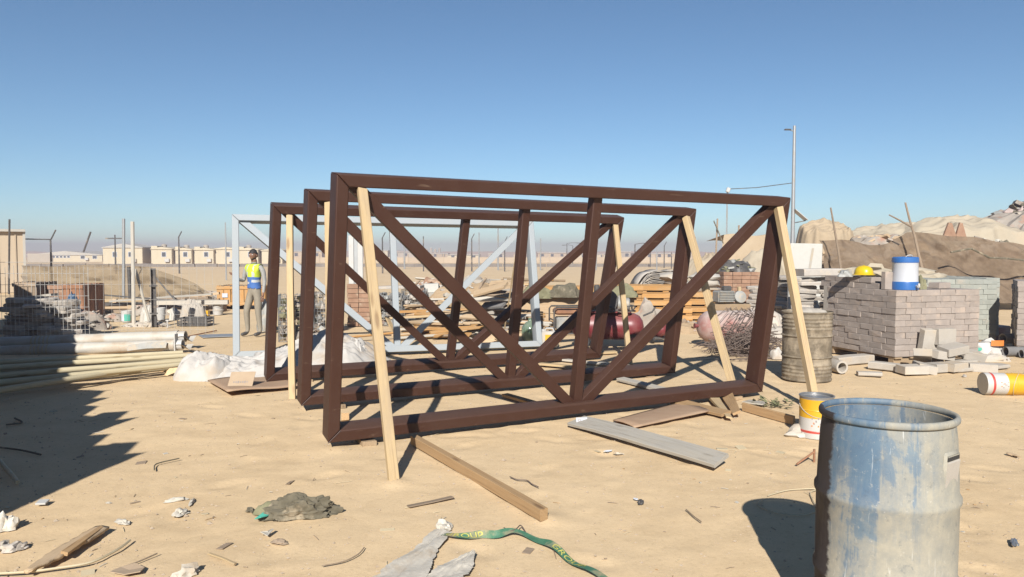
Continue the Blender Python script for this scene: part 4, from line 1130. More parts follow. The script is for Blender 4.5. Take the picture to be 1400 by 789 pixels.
for i, (px, py, rows, lb) in enumerate([(1052, 432, 9, 'low pile of flat stones behind the far post of the front truss'), (1083, 436, 12, 'pale pile of flat stones above the rusty drum'), (1110, 438, 12, 'grey pile of flat stones beside the brown block stack'), (1146, 424, 9, 'pile of flat stones behind the left of the block stack')]):
    q = G(px, py); slab_pile(lb, (q.x, q.y, 0), rows, .32 if i else .4, .4, .085 + .004 * i, 20 + i)
q = A(1118, 372, 15.5); plank('slab_bundle', 'grey slab bundle lying across the stone piles', 'slab', (A(1092, 372, 15.2).x, 15.2, 1.21), (A(1146, 371, 15.2).x, 15.2, 1.23), .5, .15, 'stone_slab', 0, None, None, 0, .02, .02)
for i, px in enumerate((1101, 1136)):
    slab_pile(('left' if i == 0 else 'right') + ' stone pile carrying the grey slab bundle', (A(px, 372, 15.2).x, 15.2, 0), 14, .26, .34, .08, 33 + i, 1)
# white foam board
pa, pb_ = A(1078, 368, 16.5), A(1122, 368, 16.5)
t = thing('foam_board', 'white foam board standing behind the stone piles', 'board', ((pa.x + pb_.x) / 2, 16.5, 0))
zt = A(1100, 333, 16.5).z
MB().box((0, 0, zt / 2), (pb_.x - pa.x, .1, zt), Matrix.Rotation(.02, 3, 'Y'), .012).build('board', 'foam', t)
MB().box((.12, -.056, zt - .35), (.05, .004, .5), Matrix.Rotation(.15, 3, 'Y')).build('grey_smear', 'concrete', t)
for i, (px, py, Y, r, lb) in enumerate([(1165, 372, 14, .16, 'pale rock behind the helmet'), (1190, 370, 14.2, .22, 'largest pale rock behind the helmet'), (1205, 374, 14, .15, 'pale rock between helmet and cooler'), (1260, 374, 14.2, .2, 'pale rock right of the cooler'), (1275, 380, 14, .2, 'smooth pale rock above the green blocks')]):
    p = A(px, py, Y); mb = MB(); mb.rock((0, 0, 0), r, i + 3, 2, (1.5, 1, .55), .7)
    o = mb.build('pale_rock', 'canvas_cream'); o.location = p; tag(o, lb, 'rock', 'pale rocks on the blocks')
for i, (px, py0, lb) in enumerate([(1185, 376, 'sandstone block pile behind the helmet'), (1268, 382, 'sandstone block pile right of the cooler')]):
    p = A(px, py0, 14.1); plank('rock_base', lb, 'stone pile', (p.x - .6, 14.1, p.z / 2 - .05), (p.x + .6, 14.1, p.z / 2 - .05), .7, p.z - .06, 'concrete', 0, None, None, 0, .03, .05)
crumple('weed_clump', 'grey green bundle of rags right of the cooler', 'rags', FM @ Vector((.66, .25, ztop)), .065, (.8, .8, 2.2), 9, 'olive_cloth', 3, 1.6)

# ------------------------------------------------------------------ tarpaulin heap and nets on the right
def net_fn(pts, Y, zb, seed, dep=.5):
    def top(u):
        f = u * (len(pts) - 1); i = min(int(f), len(pts) - 2); k = f - i
        k = k * k * (3 - 2 * k)
        return pts[i][0] + (pts[i + 1][0] - pts[i][0]) * (f - i), pts[i][1] + (pts[i + 1][1] - pts[i][1]) * k
    def fn(u, v):
        px, py = top(u); p = A(px, py, Y)
        z = zb + (p.z - zb) * v
        sag = dep * (fbm(u * 6 + seed, v * 1.3, seed, 3) * .7 + .5 * math.sin(u * 9 + v * 5 + seed) * (1 - v))
        fold = .16 * (1 - abs(noise.noise(Vector((u * 9 + v * 2.5, v * 1.2 - u * 2, seed)))) * 2) + .045 * (1 - abs(noise.noise(Vector((u * 30 + v * 9, v * 1.5, seed)))) * 2)
        return Vector((p.x, Y - sag - fold - 1.1 * (1 - v), z + .06 * math.sin(u * 13 + seed) * v))
    return fn
o = MB().sheet(200, 44, net_fn([(1118, 329), (1152, 325), (1196, 334), (1240, 320), (1285, 324), (1330, 322), (1370, 329), (1420, 340), (1480, 345), (1560, 350)], 22.5, .2, 3)).build('shade_net', 'brown_net', None, 60)
tag(o, 'sagging brown shade net hung in front of the canvas heaps', 'net')
for i, (a, b, r, lb) in enumerate([((1150, 372), (1136, 284), .04, 'tall pole leaning in the net, nearest the foam board'), ((1262, 372), (1238, 277), .045, 'tall leaning pole rising behind the cooler'), ((1246, 310), (1216, 293), .03, 'short stick crossing the leaning pole')]):
    pole('net_pole', lb, 'pole', A(*a, 21.2), A(*b, 21.6), r, 'dark_timber', r * .6, 'poles holding the shade net', None, 8, .06)
pole('net_rope', 'dark rope along the sagging net', 'rope', A(1300, 345, 21.0), A(1480, 362, 21.0), .03, 'dark_cloth', None, None, None, 6, .3)
def zc(px, py, Y): return A(px, py, Y).z
def cloth_over(label, px, Y, rx, ry, pts, m_, seed, slope, wr, fs):
    c_ = A(px, 340, Y).x
    tarp('canvas_heap', label, 'canvas heap', (c_, Y, 0), [(A(x, 340, Y).x - c_, dy, zc(x, y, Y)) for x, y, dy in pts], rx, ry, seed, m_, slope, wr, fs, 0, 90, 'canvas covered heaps', .10)
cloth_over('rounded tan canvas bundle at the left of the heap', 1126, 26, 1.25, 1.3, [(1110, 308, 0), (1126, 296, .2), (1142, 304, 0), (1116, 316, -.6), (1146, 318, -.5)], 'canvas_tan', 5, .46, .10, 1.6)
cloth_over('low cream canvas sheet in the middle of the heap', 1205, 27, 2.6, 1.6, [(1168, 314, 0), (1192, 306, .3), (1222, 300, 0), (1240, 305, -.4), (1182, 318, -.6)], 'canvas_cream', 6, .42, .09, 1.2)
cloth_over('largest cream canvas sheet draped over the heap', 1322, 26, 3.4, 2.2, [(1262, 305, .3), (1284, 293, .2), (1302, 290, 0), (1326, 291, .3), (1338, 296, -.4), (1366, 312, 0), (1385, 325, -.3), (1290, 306, -1.0)], 'canvas_cream', 9, .42, .09, 1.1)
cloth_over('cream canvas hump running off the right edge', 1440, 26.5, 3.2, 2.4, [(1400, 332, 0), (1430, 326, .3), (1470, 328, 0)], 'canvas_cream', 12, .42, .13, 1.4)
for i, (px, py, w_, lb) in enumerate([(1299, 325, 22, 'left of two brick coloured slabs leaning on the canvas'), (1314, 325, 18, 'right of two brick coloured slabs leaning on the canvas')]):
    p = A(px, py, 23.2); k = w_ / 1020 * 23.2
    o = MB().prism([(-k / 2, -.1), (k / 2, -.1), (k * .1, .45), (-k * .1, .47)], 0, .08).build('pink_slab', 'terracotta'); o.location = p + Vector((0, 0, 0)); tag(o, lb, 'slab', 'brick coloured slabs')
def junk(name, label, cat, c, rx, ry, h, n, seed, mats, size=(.15, .5), kind='stuff'):
    random.seed(seed); mb = MB()
    mb.sheet(16, 16, heap_fn(0, 0, rx, ry, h * .8, seed, .3))
    for i in range(n):
        a, d = random.uniform(0, 6.283), math.sqrt(random.random())
        x, y = math.cos(a) * d * rx, math.sin(a) * d * ry
        z = h * max(0, 1 - d * d) * random.uniform(.75, 1.02)
        s = random.uniform(*size); rt = Matrix.Rotation(random.uniform(0, 6.28), 3, 'Z') @ Matrix.Rotation(random.uniform(-.6, .6), 3, 'X') @ Matrix.Rotation(random.uniform(-.5, .5), 3, 'Y')
        k = random.random(); mi = random.randrange(len(mats))
        if k < .45: mb.rock((x, y, z), s * .55, i, 1, (1, .8, .7), .9, mi)
        elif k < .8: mb.box((x, y, z), (s * 2.0, s * .4, s * .12), rt, 0, mi)
        else: mb.box((x, y, z), (s * 1.0, s * .8, s * .25), rt, 0, mi)
    o = mb.build(name, mats); o.location = c
    return tag(o, label, cat, None, kind)
p = A(1400, 272, 33); junk('debris_heap', 'tall dark heap of mixed debris above the canvas at right', 'debris', (p.x + 1.6, 33, 0), 5.6, 4.0, p.z + .1, 900, 4, ['rubble_mix', 'dark_cloth', 'white_film', 'pink_paint', 'grey_machine'], (.25, .9))
p = A(1205, 330, 24.2); junk('rubble_bank', 'dark sticks and rubble showing between canvas and net', 'rubble', (p.x, 24.0, p.z - .85), 2.4, .7, 1.05, 260, 8, ['rubble_mix', 'dark_timber', 'old_timber'], (.15, .5))
p = A(1340, 330, 24.0); junk('rubble_bank', 'dark rubble showing above the net below the largest canvas', 'rubble', (p.x, 23.6, p.z - .95), 1.6, .5, 1.0, 160, 18, ['rubble_mix', 'dark_timber', 'dark_cloth', 'paper'], (.12, .4))
# canvas shelter beyond the brick crate
pa, pb_, pc = A(972, 362, 34), A(990, 321, 34), A(1068, 319, 34)
t = thing('canvas_shelter', 'low tan canvas shelter behind the front truss diagonal', 'shelter', (0, 34, 0))
def shel(u, v):
    x = pa.x + (pb_.x - pa.x) * v + (pc.x - pa.x) * u * (1 - .0 * v) - (pb_.x - pa.x) * v * u
    return Vector((x, -.8 * (1 - v) + .10 * fbm(u * 4, v * 3, 3), pb_.z * v + .12 * math.sin(u * 9) * v * .4))
MB().sheet(24, 12, shel).build('front_sheet', 'canvas_tan', t, 60)
MB().sheet(24, 6, lambda u, v: Vector((shel(u, 1).x, .2 + 3 * v, shel(u, 1).z - .25 * v))).build('roof_sheet', 'canvas_tan', t, 60)
for x, h in ((pa.x + .2, 3.2), (pb_.x + .6, 2.9), (pc.x - .2, 2.7)): MB().tube([(x, .1, 0), (x + .1, .1, h)], .04, 6).build('pole', 'dark_timber', t)
MB().tube([(pa.x + .1, 0, 3.1), (pa.x + 1.0, -.2, .9)], .03, 6).build('rope', 'dark_cloth', t)
heap('canvas_heap', 'cream canvas edge behind the brick crate', 'canvas heap', (A(1050, 350, 24).x, 24, 0), 1.3, 1.2, A(1050, 345, 24).z, 17, 'canvas_cream', .2, 0, 30, 'canvas covered heaps', .7)
heap('canvas_heap', 'dull tan canvas hump left of the brick crate', 'canvas heap', (A(965, 350, 27).x, 27, 0), 1.0, 1.2, A(965, 352, 27).z, 19, 'canvas', .2, 0, 30, 'canvas covered heaps', .7)

# ------------------------------------------------------------------ behind the trusses: pallets, sheets, crates
def make_pallet(label, m='orange_timber'):
    t = thing('timber_pallet', label, 'pallet', group='stacked timber pallets')
    W, D = 1.15, 1.0
    random.seed(len(label))
    for i in range(6):
        o = bar_mesh(W, .13, .024, i, 3).build('deck_board', m, t); o.matrix_local = Matrix.Translation((-W / 2, -D / 2 + .065 + i * (D - .13) / 5, .158))
    for i in range(3):
        o = bar_mesh(W, .12, .022, i + 9, 3).build('bottom_board', m, t); o.matrix_local = Matrix.Translation((-W / 2, -D / 2 + .06 + i * (D - .12) / 2, .011))
        o = bar_mesh(D, .11, .022, i + 19, 3).build('cross_board', m, t); o.matrix_local = Matrix.Translation((-W / 2 + .06 + i * (W - .12) / 2, -D / 2, .134)) @ Matrix.Rotation(R(90), 4, 'Z')
        for j in range(3):
            MB().box((-W / 2 + .07 + i * (W - .14) / 2, -D / 2 + .06 + j * (D - .12) / 2, .073), (.14, .11, .098), None, .004).build('spacer_block', m, t)
    for i, y in enumerate((-D / 2 - .011, D / 2 + .011)):
        o = bar_mesh(W, .105, .022, i + 31, 3).build('side_board', m, t); o.matrix_local = Matrix.Translation((-W / 2, y, .118)) @ Matrix.Rotation(R(90), 4, 'X')
    return t
pal0 = make_pallet('source')
cols = [(778, 447, 5, 'leftmost pallet column'), (846, 443, 5, 'pallet column behind the red compressor'), (912, 443, 5, 'pallet column behind the far post of the middle truss'), (968, 441, 4, 'rightmost pallet column by the brick crate')]
lv = ['bottom', 'second', 'third', 'fourth']
used = False
for ci, (px, py, n, lb) in enumerate(cols):
    q = G(px, py)
    for k in range(n):
        t = pal0 if not used else copy_tree(pal0); used = True
        t['label'] = '%s pallet of the %s' % ('top' if k == n - 1 else lv[k], lb)
        t.location = (q.x + random.uniform(-.03, .03), q.y + .6 + random.uniform(-.04, .04), k * .172 + .005)
        t.rotation_euler = (0, 0, random.uniform(-.05, .05))
def bent_sheets(label, px0, px1, py_base, Y, n, seed):
    t = thing('sheet_stack', label, 'sheet stack', (A((px0 + px1) / 2, 400, Y).x, Y, 0))
    W = (px1 - px0) / 1020 * Y; z0 = A(700, py_base, Y).z
    random.seed(seed)
    for i in range(n):
        dx, k = random.uniform(-.08, .08), random.uniform(.8, 1.15)
        def fn(u, v, i=i, dx=dx, k=k):
            x = (u - .5) * W * (1 - i * .012) + dx
            droop = -.42 * k * max(0, .32 - u) ** 2 / .1 - .12 * k * max(0, u - .75) ** 2 / .06
            return Vector((x, (v - .5) * 1.1, z0 + .03 + i * .034 + droop + .010 * math.sin(u * 17 + i)))
        o = MB().sheet(18, 2, fn).build('bent_sheet', 'stone_slab', t, 60)
        sm = o.modifiers.new('thickness', 'SOLIDIFY'); sm.thickness = .012
    for x in (-W * .3, W * .3): MB().box((x, 0, z0 / 2), (.3, .9, z0), None, .02).build('trestle', 'old_timber', t)
    return t
bent_sheets('stack of drooping grey sheets on trestles beyond the pallets', 862, 932, 394, 19.5, 14, 3)
t = thing('sack_stack', 'stack of dusty pale sacks beside the drooping sheets', 'sack stack', (A(944, 400, 18).x, 18, 0))
random.seed(9)
for r in range(7):
    for c in range(2):
        mb = MB(); mb.rock((0, 0, 0), .34, r * 3 + c, 2, (1.15, .9, .34), .35)
        o = mb.build('sack', 'white_film' if (r + c) % 3 else 'concrete', t, 60); o.location = (-.33 + .68 * c + random.uniform(-.08, .08), random.uniform(-.1, .1), .12 + r * .155)
# brick crate
q = G(1012, 428)
t = thing('brick_stack', 'square stack of terracotta bricks between the middle and front truss ends', 'brick stack', (q.x, q.y + .5, 0), R(4))
random.seed(6)
bk = None
MB().box((0, .02, .56), (.92, .84, 1.0)).build('inner_bricks', 'terracotta', t)
MB().box((0, 0, .035), (1.0, .95, .07), None, .01).build('pallet', 'old_timber', t)
for r in range(10):
    for i in range(4):
        for fy in (-1, 1):
            M_ = Matrix.Translation((-.375 + .25 * i + random.uniform(-.006, .006), fy * .43 - .0, .07 + (r + .5) * .104))
            if bk is None:
                mb = MB(); mb.box((0, 0, 0), (.243, .12, .097), None, .005); ob = mb.build('brick', 'terracotta', t); bk = ob.data
            else:
                ob = bpy.data.objects.new('brick', bk); S.collection.objects.link(ob); ob.parent = t
            ob.matrix_local = M_
    for sx in (-1, 1):
        for j in range(3):
            ob = bpy.data.objects.new('brick', bk); S.collection.objects.link(ob); ob.parent = t
            ob.matrix_local = Matrix.Translation((sx * .44, -.25 + .25 * j, .07 + (r + .5) * .104)) @ Matrix.Rotation(R(90), 4, 'Z')
junk('scrap_heap', 'dark tangled scrap piled on the terracotta bricks', 'scrap', (q.x, q.y + .5, 1.1), .5, .4, .36, 70, 21, ['dark_steel', 'grey_machine', 'olive_cloth'], (.06, .2))

# ------------------------------------------------------------------ machines and tanks
q = G(862, 478); Y = q.y + .35
t = thing('air_compressor', 'red air compressor with belt guard and motor behind the trusses', 'compressor', (A(830, 470, Y).x, Y, 0), R(-6))
rr = .23
MB().lathe([(.01, -.62), (.10, -.60), (.18, -.55), (.225, -.46), (.23, -.40), (.23, .40), (.225, .46), (.18, .55), (.10, .60), (.01, .62)], 32, Matrix.Translation((0, 0, .36)) @ Matrix.Rotation(R(90), 4, 'Y')).build('air_tank', 'red_paint', t, 60)
MB().box((-.05, 0, .61), (.9, .3, .03), None, .005).build('mounting_plate', 'red_paint', t)
mb = MB(); mb.box((-.18, 0, .74), (.22, .22, .2), None, .02)
for i in range(6): mb.box((-.18, 0, .80 + i * .025), (.27, .27, .010))
mb.lathe([(.05, 0), (.05, .12), (.03, .14)], 14, Matrix.Translation((-.18, 0, .93))); mb.build('pump', 'dark_steel', t, 40)
mb = MB(); mb.lathe([(.09, -.14), (.11, -.12), (.11, .12), (.09, .14)], 20, Matrix.Translation((.24, 0, .74)) @ Matrix.Rotation(R(90), 4, 'Y')); mb.box((.24, 0, .86), (.12, .1, .06), None, .01); mb.build('motor', 'grey_machine', t, 40)
MB().lathe([(.01, -.03), (.19, -.03), (.2, 0), (.19, .03), (.01, .03)], 28, Matrix.Translation((-.02, -.2, .80)) @ Matrix.Rotation(R(90), 4, 'X')).build('belt_guard', 'dark_steel', t, 40)
for x in (-.42, .42):
    w_ = MB().lathe([(.07, -.03), (.12, -.035), (.125, 0), (.12, .035), (.07, .03)], 22, Matrix.Translation((x, -.22, .125)) @ Matrix.Rotation(R(90), 4, 'X')).build('wheel', 'rubber', t, 50)
    MB().lathe([(.01, -.036), (.07, -.036), (.07, .036), (.01, .036)], 16, Matrix.Translation((x, -.22, .125)) @ Matrix.Rotation(R(90), 4, 'X')).build('hub', 'red_paint', w_, 50)
MB().tube([(.6, -.1, .55), (.75, -.12, .62), (.8, -.12, .7)], .015, 8).build('push_handle', 'dark_steel', t, 40)
hz = [Vector((.15 + .30 * math.cos(a * .5) + .03 * math.sin(a * 3), -.08 + .20 * math.sin(a * .5), .62 + .05 * math.sin(a * 1.3) + .05)) for a in [i * .35 for i in range(70)]]
MB().tube(hz, .012, 6).build('air_hose', 'dark_steel', t, 60)
q = G(778, 459)
t = thing('generator', 'small portable generator in a tube frame left of the compressor', 'generator', (q.x, q.y + .3, 0), R(8))
for y in (-.25, .25):
    MB().tube([(-.33, y, .03), (-.33, y, .50), (-.29, y, .55), (.29, y, .55), (.33, y, .50), (.33, y, .03), (-.33, y, .03)], .017, 7).build('frame_tube', 'dark_steel', t, 50)
for x in (-.33, .33): MB().tube([(x, -.25, .30), (x, .25, .30)], .015, 6).build('cross_tube', 'dark_steel', t)
MB().box((0, 0, .46), (.56, .40, .13), None, .04).build('fuel_tank', 'rust', t)
MB().box((-.1, 0, .22), (.30, .3, .26), None, .03).build('engine', 'grey_machine', t)
MB().lathe([(.12, -.14), (.13, 0), (.12, .14)], 20, Matrix.Translation((.17, 0, .21)) @ Matrix.Rotation(R(90), 4, 'Y')).build('alternator', 'dark_steel', t, 40)
MB().box((.08, -.23, .25), (.18, .02, .16), None, .005).build('control_panel', 'white_plastic', t)
q = G(1002, 476)
t = thing('pressure_tank', 'faded pink pressure tank lying under a tangle of wire', 'tank', (q.x + .05, q.y + .35, 0), R(12))
MB().lathe([(.01, -.60), (.12, -.58), (.20, -.53), (.265, -.44), (.275, -.36), (.275, .50), (.25, .60), (.14, .68), (.01, .70)], 36, Matrix.Translation((0, 0, .34)) @ Matrix.Rotation(R(90), 4, 'Y')).build('tank_shell', 'pink_paint', t, 60)
MB().lathe([(.03, 0), (.03, .05), (.045, .05), (.045, .07)], 12, Matrix.Translation((-.60, 0, .36)) @ Matrix.Rotation(R(-90), 4, 'Y')).build('end_valve', 'red_paint', t, 40)
for x in (-.3, .35): MB().box((x, 0, .05), (.06, .42, .12), None, .01).build('foot', 'dark_steel', t)
q = G(1005, 452)
t = thing('engine_block', 'grey engine with fan housing standing on the pink tank side', 'engine', (q.x, q.y + .5, .55), R(10))
MB().box((-.12, 0, .13), (.36, .34, .26), None, .03).build('block', 'grey_machine', t)
mb = MB()
for i in range(7): mb.box((-.12, -.18, .04 + i * .035), (.34, .03, .012))
mb.build('cooling_fins', 'grey_machine', t)
MB().lathe([(.02, -.05), (.13, -.05), (.14, 0), (.13, .06), (.02, .08)], 22, Matrix.Translation((.2, -.1, .12)) @ Matrix.Rotation(R(75), 4, 'X')).build('fan_housing', 'grey_machine', t, 40)
MB().box((-.05, 0, .31), (.18, .16, .1), None, .02).build('carburettor', 'dark_steel', t)
MB().box((.27, .05, .29), (.07, .07, .1), None, .01).build('filler_cap', 'pale_timber', t)
plank('engine_stand', 'timber crate carrying the grey engine', 'crate', (q.x - .35, q.y + .5, .27), (q.x + .4, q.y + .6, .27), .5, .53, 'old_timber', 0, None, None, 0, .01, .01)
# rebar offcuts tangle
random.seed(31); mb = MB()
for i in range(330):
    q = G(random.gauss(1028, 24), random.uniform(474, 492)); a = random.uniform(0, 6.28); l = random.uniform(.2, .75)
    z = abs(random.gauss(.10, .13)) * math.exp(-((q.x - G(1030, 483).x) / .7) ** 2) + .01
    d = Vector((math.cos(a), math.sin(a) * .5, random.uniform(-.25, .35))) * l * .5
    mid = Vector((q.x, q.y + random.uniform(0, .5), z + .03)); b_ = Vector((random.uniform(-.06, .06), random.uniform(-.06, .06), random.uniform(0, .08)))
    pts = [mid - d, mid + b_, mid + d]
    for p_ in pts: p_.z = max(p_.z, .008)
    mb.tube(pts, random.choice((.005, .006, .008)), 4)
for i in range(40):                                   # finer wires fanning out over the sand and the tank
    q = G(random.gauss(990, 22), random.uniform(480, 494)); a = random.uniform(-.5, .5)
    mb.tube([(q.x, q.y, .008), (q.x + .25 * math.cos(a), q.y + .1 * math.sin(a), .03), (q.x + .5 * math.cos(a), q.y + .25 * math.sin(a), .008)], .004, 4)
for i in range(26):
    q = G(1002, 476); x0 = q.x + random.uniform(-.1, .6); y0 = q.y + random.uniform(-.0, .5)
    mb.tube([(x0 - .3, y0 - .2, random.uniform(.2, .5)), (x0, y0, .66), (x0 + random.uniform(.1, .4), y0 + .2, random.uniform(.3, .6))], .006, 4)
tag(mb.build('rebar_tangle', 'rebar'), 'tangle of rusty steel rods and wire by the pink tank', 'steel rods', None, 'stuff')
crumple('white_rag', 'small white rag in the steel rods beside the rusty drum', 'rag', G(1062, 490), .09, (1, .8, 1.4), 3, 'white_cloth')
q = G(905, 470); t = thing('red_pump', 'small pinkish red pump on wheels right of the compressor', 'pump', (q.x, q.y + .2, 0), .3)
MB().lathe([(.01, -.14), (.09, -.13), (.12, -.05), (.12, .1), (.07, .16), (.01, .17)], 22, Matrix.Translation((0, 0, .22)) @ Matrix.Rotation(R(70), 4, 'X')).build('pump_body', 'red_paint', t, 50)
MB().box((0, .05, .08), (.4, .2, .05), None, .01).build('base_plate', 'dark_steel', t)
for x in (-.17, .17): MB().lathe([(.01, -.02), (.06, -.02), (.06, .02), (.01, .02)], 16, Matrix.Translation((x, -.05, .06)) @ Matrix.Rotation(R(90), 4, 'Y')).build('wheel', 'rubber', t, 40)
crumple('grey_rags', 'grey rags heaped above the small red pump', 'rags', (G(905, 462).x - .1, G(905, 462).y + .8, .0), .30, (1, .8, 1.5), 13, 'rubble_mix', 3, 1.2)
# bottle and jerrycan
q = G(725, 470); t = thing('glass_demijohn', 'large green glass bottle beside the pale truss end post', 'bottle', (q.x, q.y + .15, 0))
MB().lathe([(.01, .005), (.11, .0), (.145, .02), (.155, .10), (.155, .24), (.14, .30), (.09, .36), (.04, .39), (.032, .42), (.036, .45), (.03, .45)], 28).build('glass', 'bottle_glass', t, 60)
MB().lathe([(.034, .44), (.034, .47), (.01, .475)], 14).build('stopper', 'dark_timber', t, 40)
q = G(752, 476); t = thing('jerrycan', 'white plastic jerrycan with yellow label under the middle truss diagonal', 'jerrycan', (q.x, q.y + .1, 0), R(-8))
MB().box((0, 0, .14), (.30, .18, .28), None, .035).build('can_body', 'white_plastic', t, 40)
MB().box((.03, -.0915, .14), (.20, .004, .17)).build('label_sheet', 'tin_yellow', t)
for i in range(3): MB().box((-.015 + .04 * i, -.095, .15), (.024, .002, .05 - .01 * i)).build('print_mark', 'label_print', t)
MB().tube([(-.08, 0, .275), (-.06, 0, .33), (.05, 0, .33), (.07, 0, .275)], .014, 8).build('handle', 'white_plastic', t, 50)
MB().lathe([(.03, .27), (.03, .31), (.01, .315)], 14, Matrix.Translation((-.11, 0, 0))).build('cap', 'white_plastic', t, 40)

# ------------------------------------------------------------------ timber and debris pile seen through the trusses
random.seed(44)
DL = [('old_timber', 'brown'), ('grey_timber', 'grey'), ('pale_timber', 'pale'), ('orange_timber', 'orange'), ('dark_timber', 'dark')]
for i in range(90):
    m_, cn = random.choice(DL[:2] + DL)
    px = random.uniform(585, 735); k = random.random()
    lay = int(k * 11); py = 465 - lay * 3.4
    q = G(px, py); a = random.gauss(0, .35); l = random.uniform(.7, 2.0)
    z = .04 + lay * .085 + random.uniform(0, .03)
    d = Vector((math.cos(a), math.sin(a), random.gauss(0, .05))) * l / 2
    c_ = Vector((q.x, q.y + .3, z))
    lab = '%s %s plank %s of the scrap timber pile, %s' % ('long' if l > 1.4 else ('short' if l < 1.0 else 'medium'), cn, 'at the left end' if px < 625 else ('at the right end' if px > 695 else ('left of centre' if px < 660 else 'right of centre')), ('lowest', 'in the lower courses', 'halfway up', 'in the upper courses', 'near the top')[min(4, lay // 2)])
    plank('scrap_plank', lab, 'plank', c_ - d, c_ + d, random.uniform(.07, .16), random.uniform(.025, .05), m_, random.gauss(0, .3), '%s planks of the scrap timber pile' % cn)
junk('pile_core', 'broken boards and rubble under the scrap timber pile', 'rubble', (G(660, 440).x, G(660, 440).y, 0), 1.7, .9, 1.0, 320, 61, ['old_timber', 'grey_timber', 'rubble_mix', 'concrete'], (.1, .4))
junk('brick_rubble', 'heap of broken bricks and grey lumps left of the scrap timber', 'rubble', (G(597, 437).x, G(597, 437).y, 0), .9, .7, 1.0, 300, 62, ['terracotta', 'stone_slab', 'concrete', 'dark_timber'], (.08, .25))
q = A(590, 396, 17.6); plank('foam_block', 'cream foam block on top of the brick rubble', 'block', (q.x - .18, 17.6, q.z + .02), (q.x + .17, 17.6, q.z + .02), .2, .24, 'foam', .02)
q = A(588, 402, 17.4); plank('corrugated_offcut', 'dark ribbed offcut under the cream foam block', 'offcut', (q.x - .3, 17.4, q.z - .02), (q.x + .3, 17.4, q.z), .25, .10, 'grey_machine')
plank('rubble_stand', 'brick pile carrying the cream foam block', 'brick stack', (q.x - .4, 17.7, (q.z - .08) / 2), (q.x + .4, 17.7, (q.z - .08) / 2), .5, q.z - .09, 'terracotta', 0, None, None, 0, .03, .03)
for i, (a, b, lb) in enumerate([((562, 395), (574, 383), 'short dark stick poking up left of the foam block'), ((655, 395), (665, 380), 'dark stick poking up from the scrap timber')]):
    pole('stick', lb, 'stick', A(*a, 16.5), A(*b, 16.5), .025, 'dark_timber')
for i, (a, b, m_, lb) in enumerate([((648, 402), (692, 390), 'old_timber', 'long brown plank sloping up over the scrap pile'), ((660, 418), (690, 416), 'asphalt_grey', 'dark flat panel leaning on the scrap pile'), ((640, 408), (705, 406), 'grey_timber', 'grey plank across the top of the scrap pile'), ((660, 398), (700, 404), 'dark_timber', 'dark plank sloping down over the scrap pile')]):
    plank('top_plank', lb, 'plank', A(*a, 15.3), A(*b, 15.0), .22, .05, m_, .5)
random.seed(45)
for i in range(14):
    q = G(random.uniform(500, 630), random.uniform(452, 468)); a = random.gauss(0, .4); l = random.uniform(.5, 1.3); d = Vector((math.cos(a), math.sin(a), random.gauss(0, .06))) * l / 2
    c_ = Vector((q.x, q.y + .2, random.uniform(.04, .2)))
    lab = '%s %s plank strewn %s behind the rear truss, %s the rest' % ('long' if l > 1.0 else ('short' if l < .7 else 'medium'), 'orange' if i % 3 else 'brown', 'left' if q.x < G(545, 460).x else ('right' if q.x > G(590, 460).x else 'midway'), 'nearer than' if q.y < 14.6 else 'beyond')
    plank('orange_plank', lab, 'plank', c_ - d, c_ + d, random.uniform(.08, .16), .03, 'orange_timber' if i % 3 else 'old_timber', random.gauss(0, .3), 'orange planks strewn behind the trusses')
q = G(541, 460); plank('upright_offcut', 'pale offcut leaning by the foot of the pale mid post', 'offcut', (q.x - .05, q.y + .2, 0), (q.x - .22, q.y + .3, .36), .10, .03, 'pale_timber')
for i, (px, py, lb) in enumerate([(850, 394, 'green tarpaulin scrap on the left pallet column'), (733, 404, 'green tarpaulin scrap by the pale end post'), (772, 392, 'dark bundle on the leftmost pallets')]):
    q = A(px, py, 16.2); crumple('tarp_scrap', lb, 'tarpaulin', (q.x, 16.2, min(q.z, .72) - .05), .26, (1.2, .8, .8), 3 + i, ('olive_cloth', 'olive_cloth', 'dark_cloth')[i])
    plank('tarp_stand', 'old timber crate under the %s' % lb.replace(' on the', ' near the'), 'crate', (q.x - .3, 16.4, .34), (q.x + .3, 16.4, .34), .4, .66, 'old_timber')

# more clutter among the stored goods
for (px, py, dy, rx, ry, h, n_, sd, ms, sz, lb) in [(812, 452, .3, .7, .4, .40, 90, 81, ['rubble_mix', 'dark_steel', 'dark_timber', 'paper'], (.05, .18), 'dark scrap heap between the compressor and the pallets'), (936, 455, .2, .5, .3, .22, 60, 82, ['old_timber', 'rubble_mix', 'dark_timber'], (.05, .16), 'low scrap heap behind the far post of the middle truss'), (1050, 452, .5, .6, .4, .45, 80, 83, ['stone_slab', 'rubble_mix', 'concrete'], (.06, .2), 'broken stone heap between the steel rods and the flat stones'), (1090, 470, .8, .6, .4, .25, 60, 84, ['concrete', 'stone_slab', 'paper'], (.05, .16), 'pale stone litter behind the rusty drum'), (700, 468, .1, .8, .3, .18, 70, 85, ['old_timber', 'pale_timber', 'rubble_mix'], (.05, .2), 'splintered offcuts behind the pale truss chord'), (420, 470, .4, .5, .3, .25, 60, 86, ['rubble_mix', 'grey_machine', 'dark_timber'], (.05, .16), 'scrap at the foot of the wire cages'), (1355, 494, .1, .4, .12, .10, 40, 87, ['concrete', 'stone_slab'], (.03, .09), 'stone chips beside the printed sack')]:
    q = G(px, py); junk('scrap_heap', lb, 'scrap', (q.x, q.y + dy, 0), rx, ry, h, n_, sd, ms, sz)

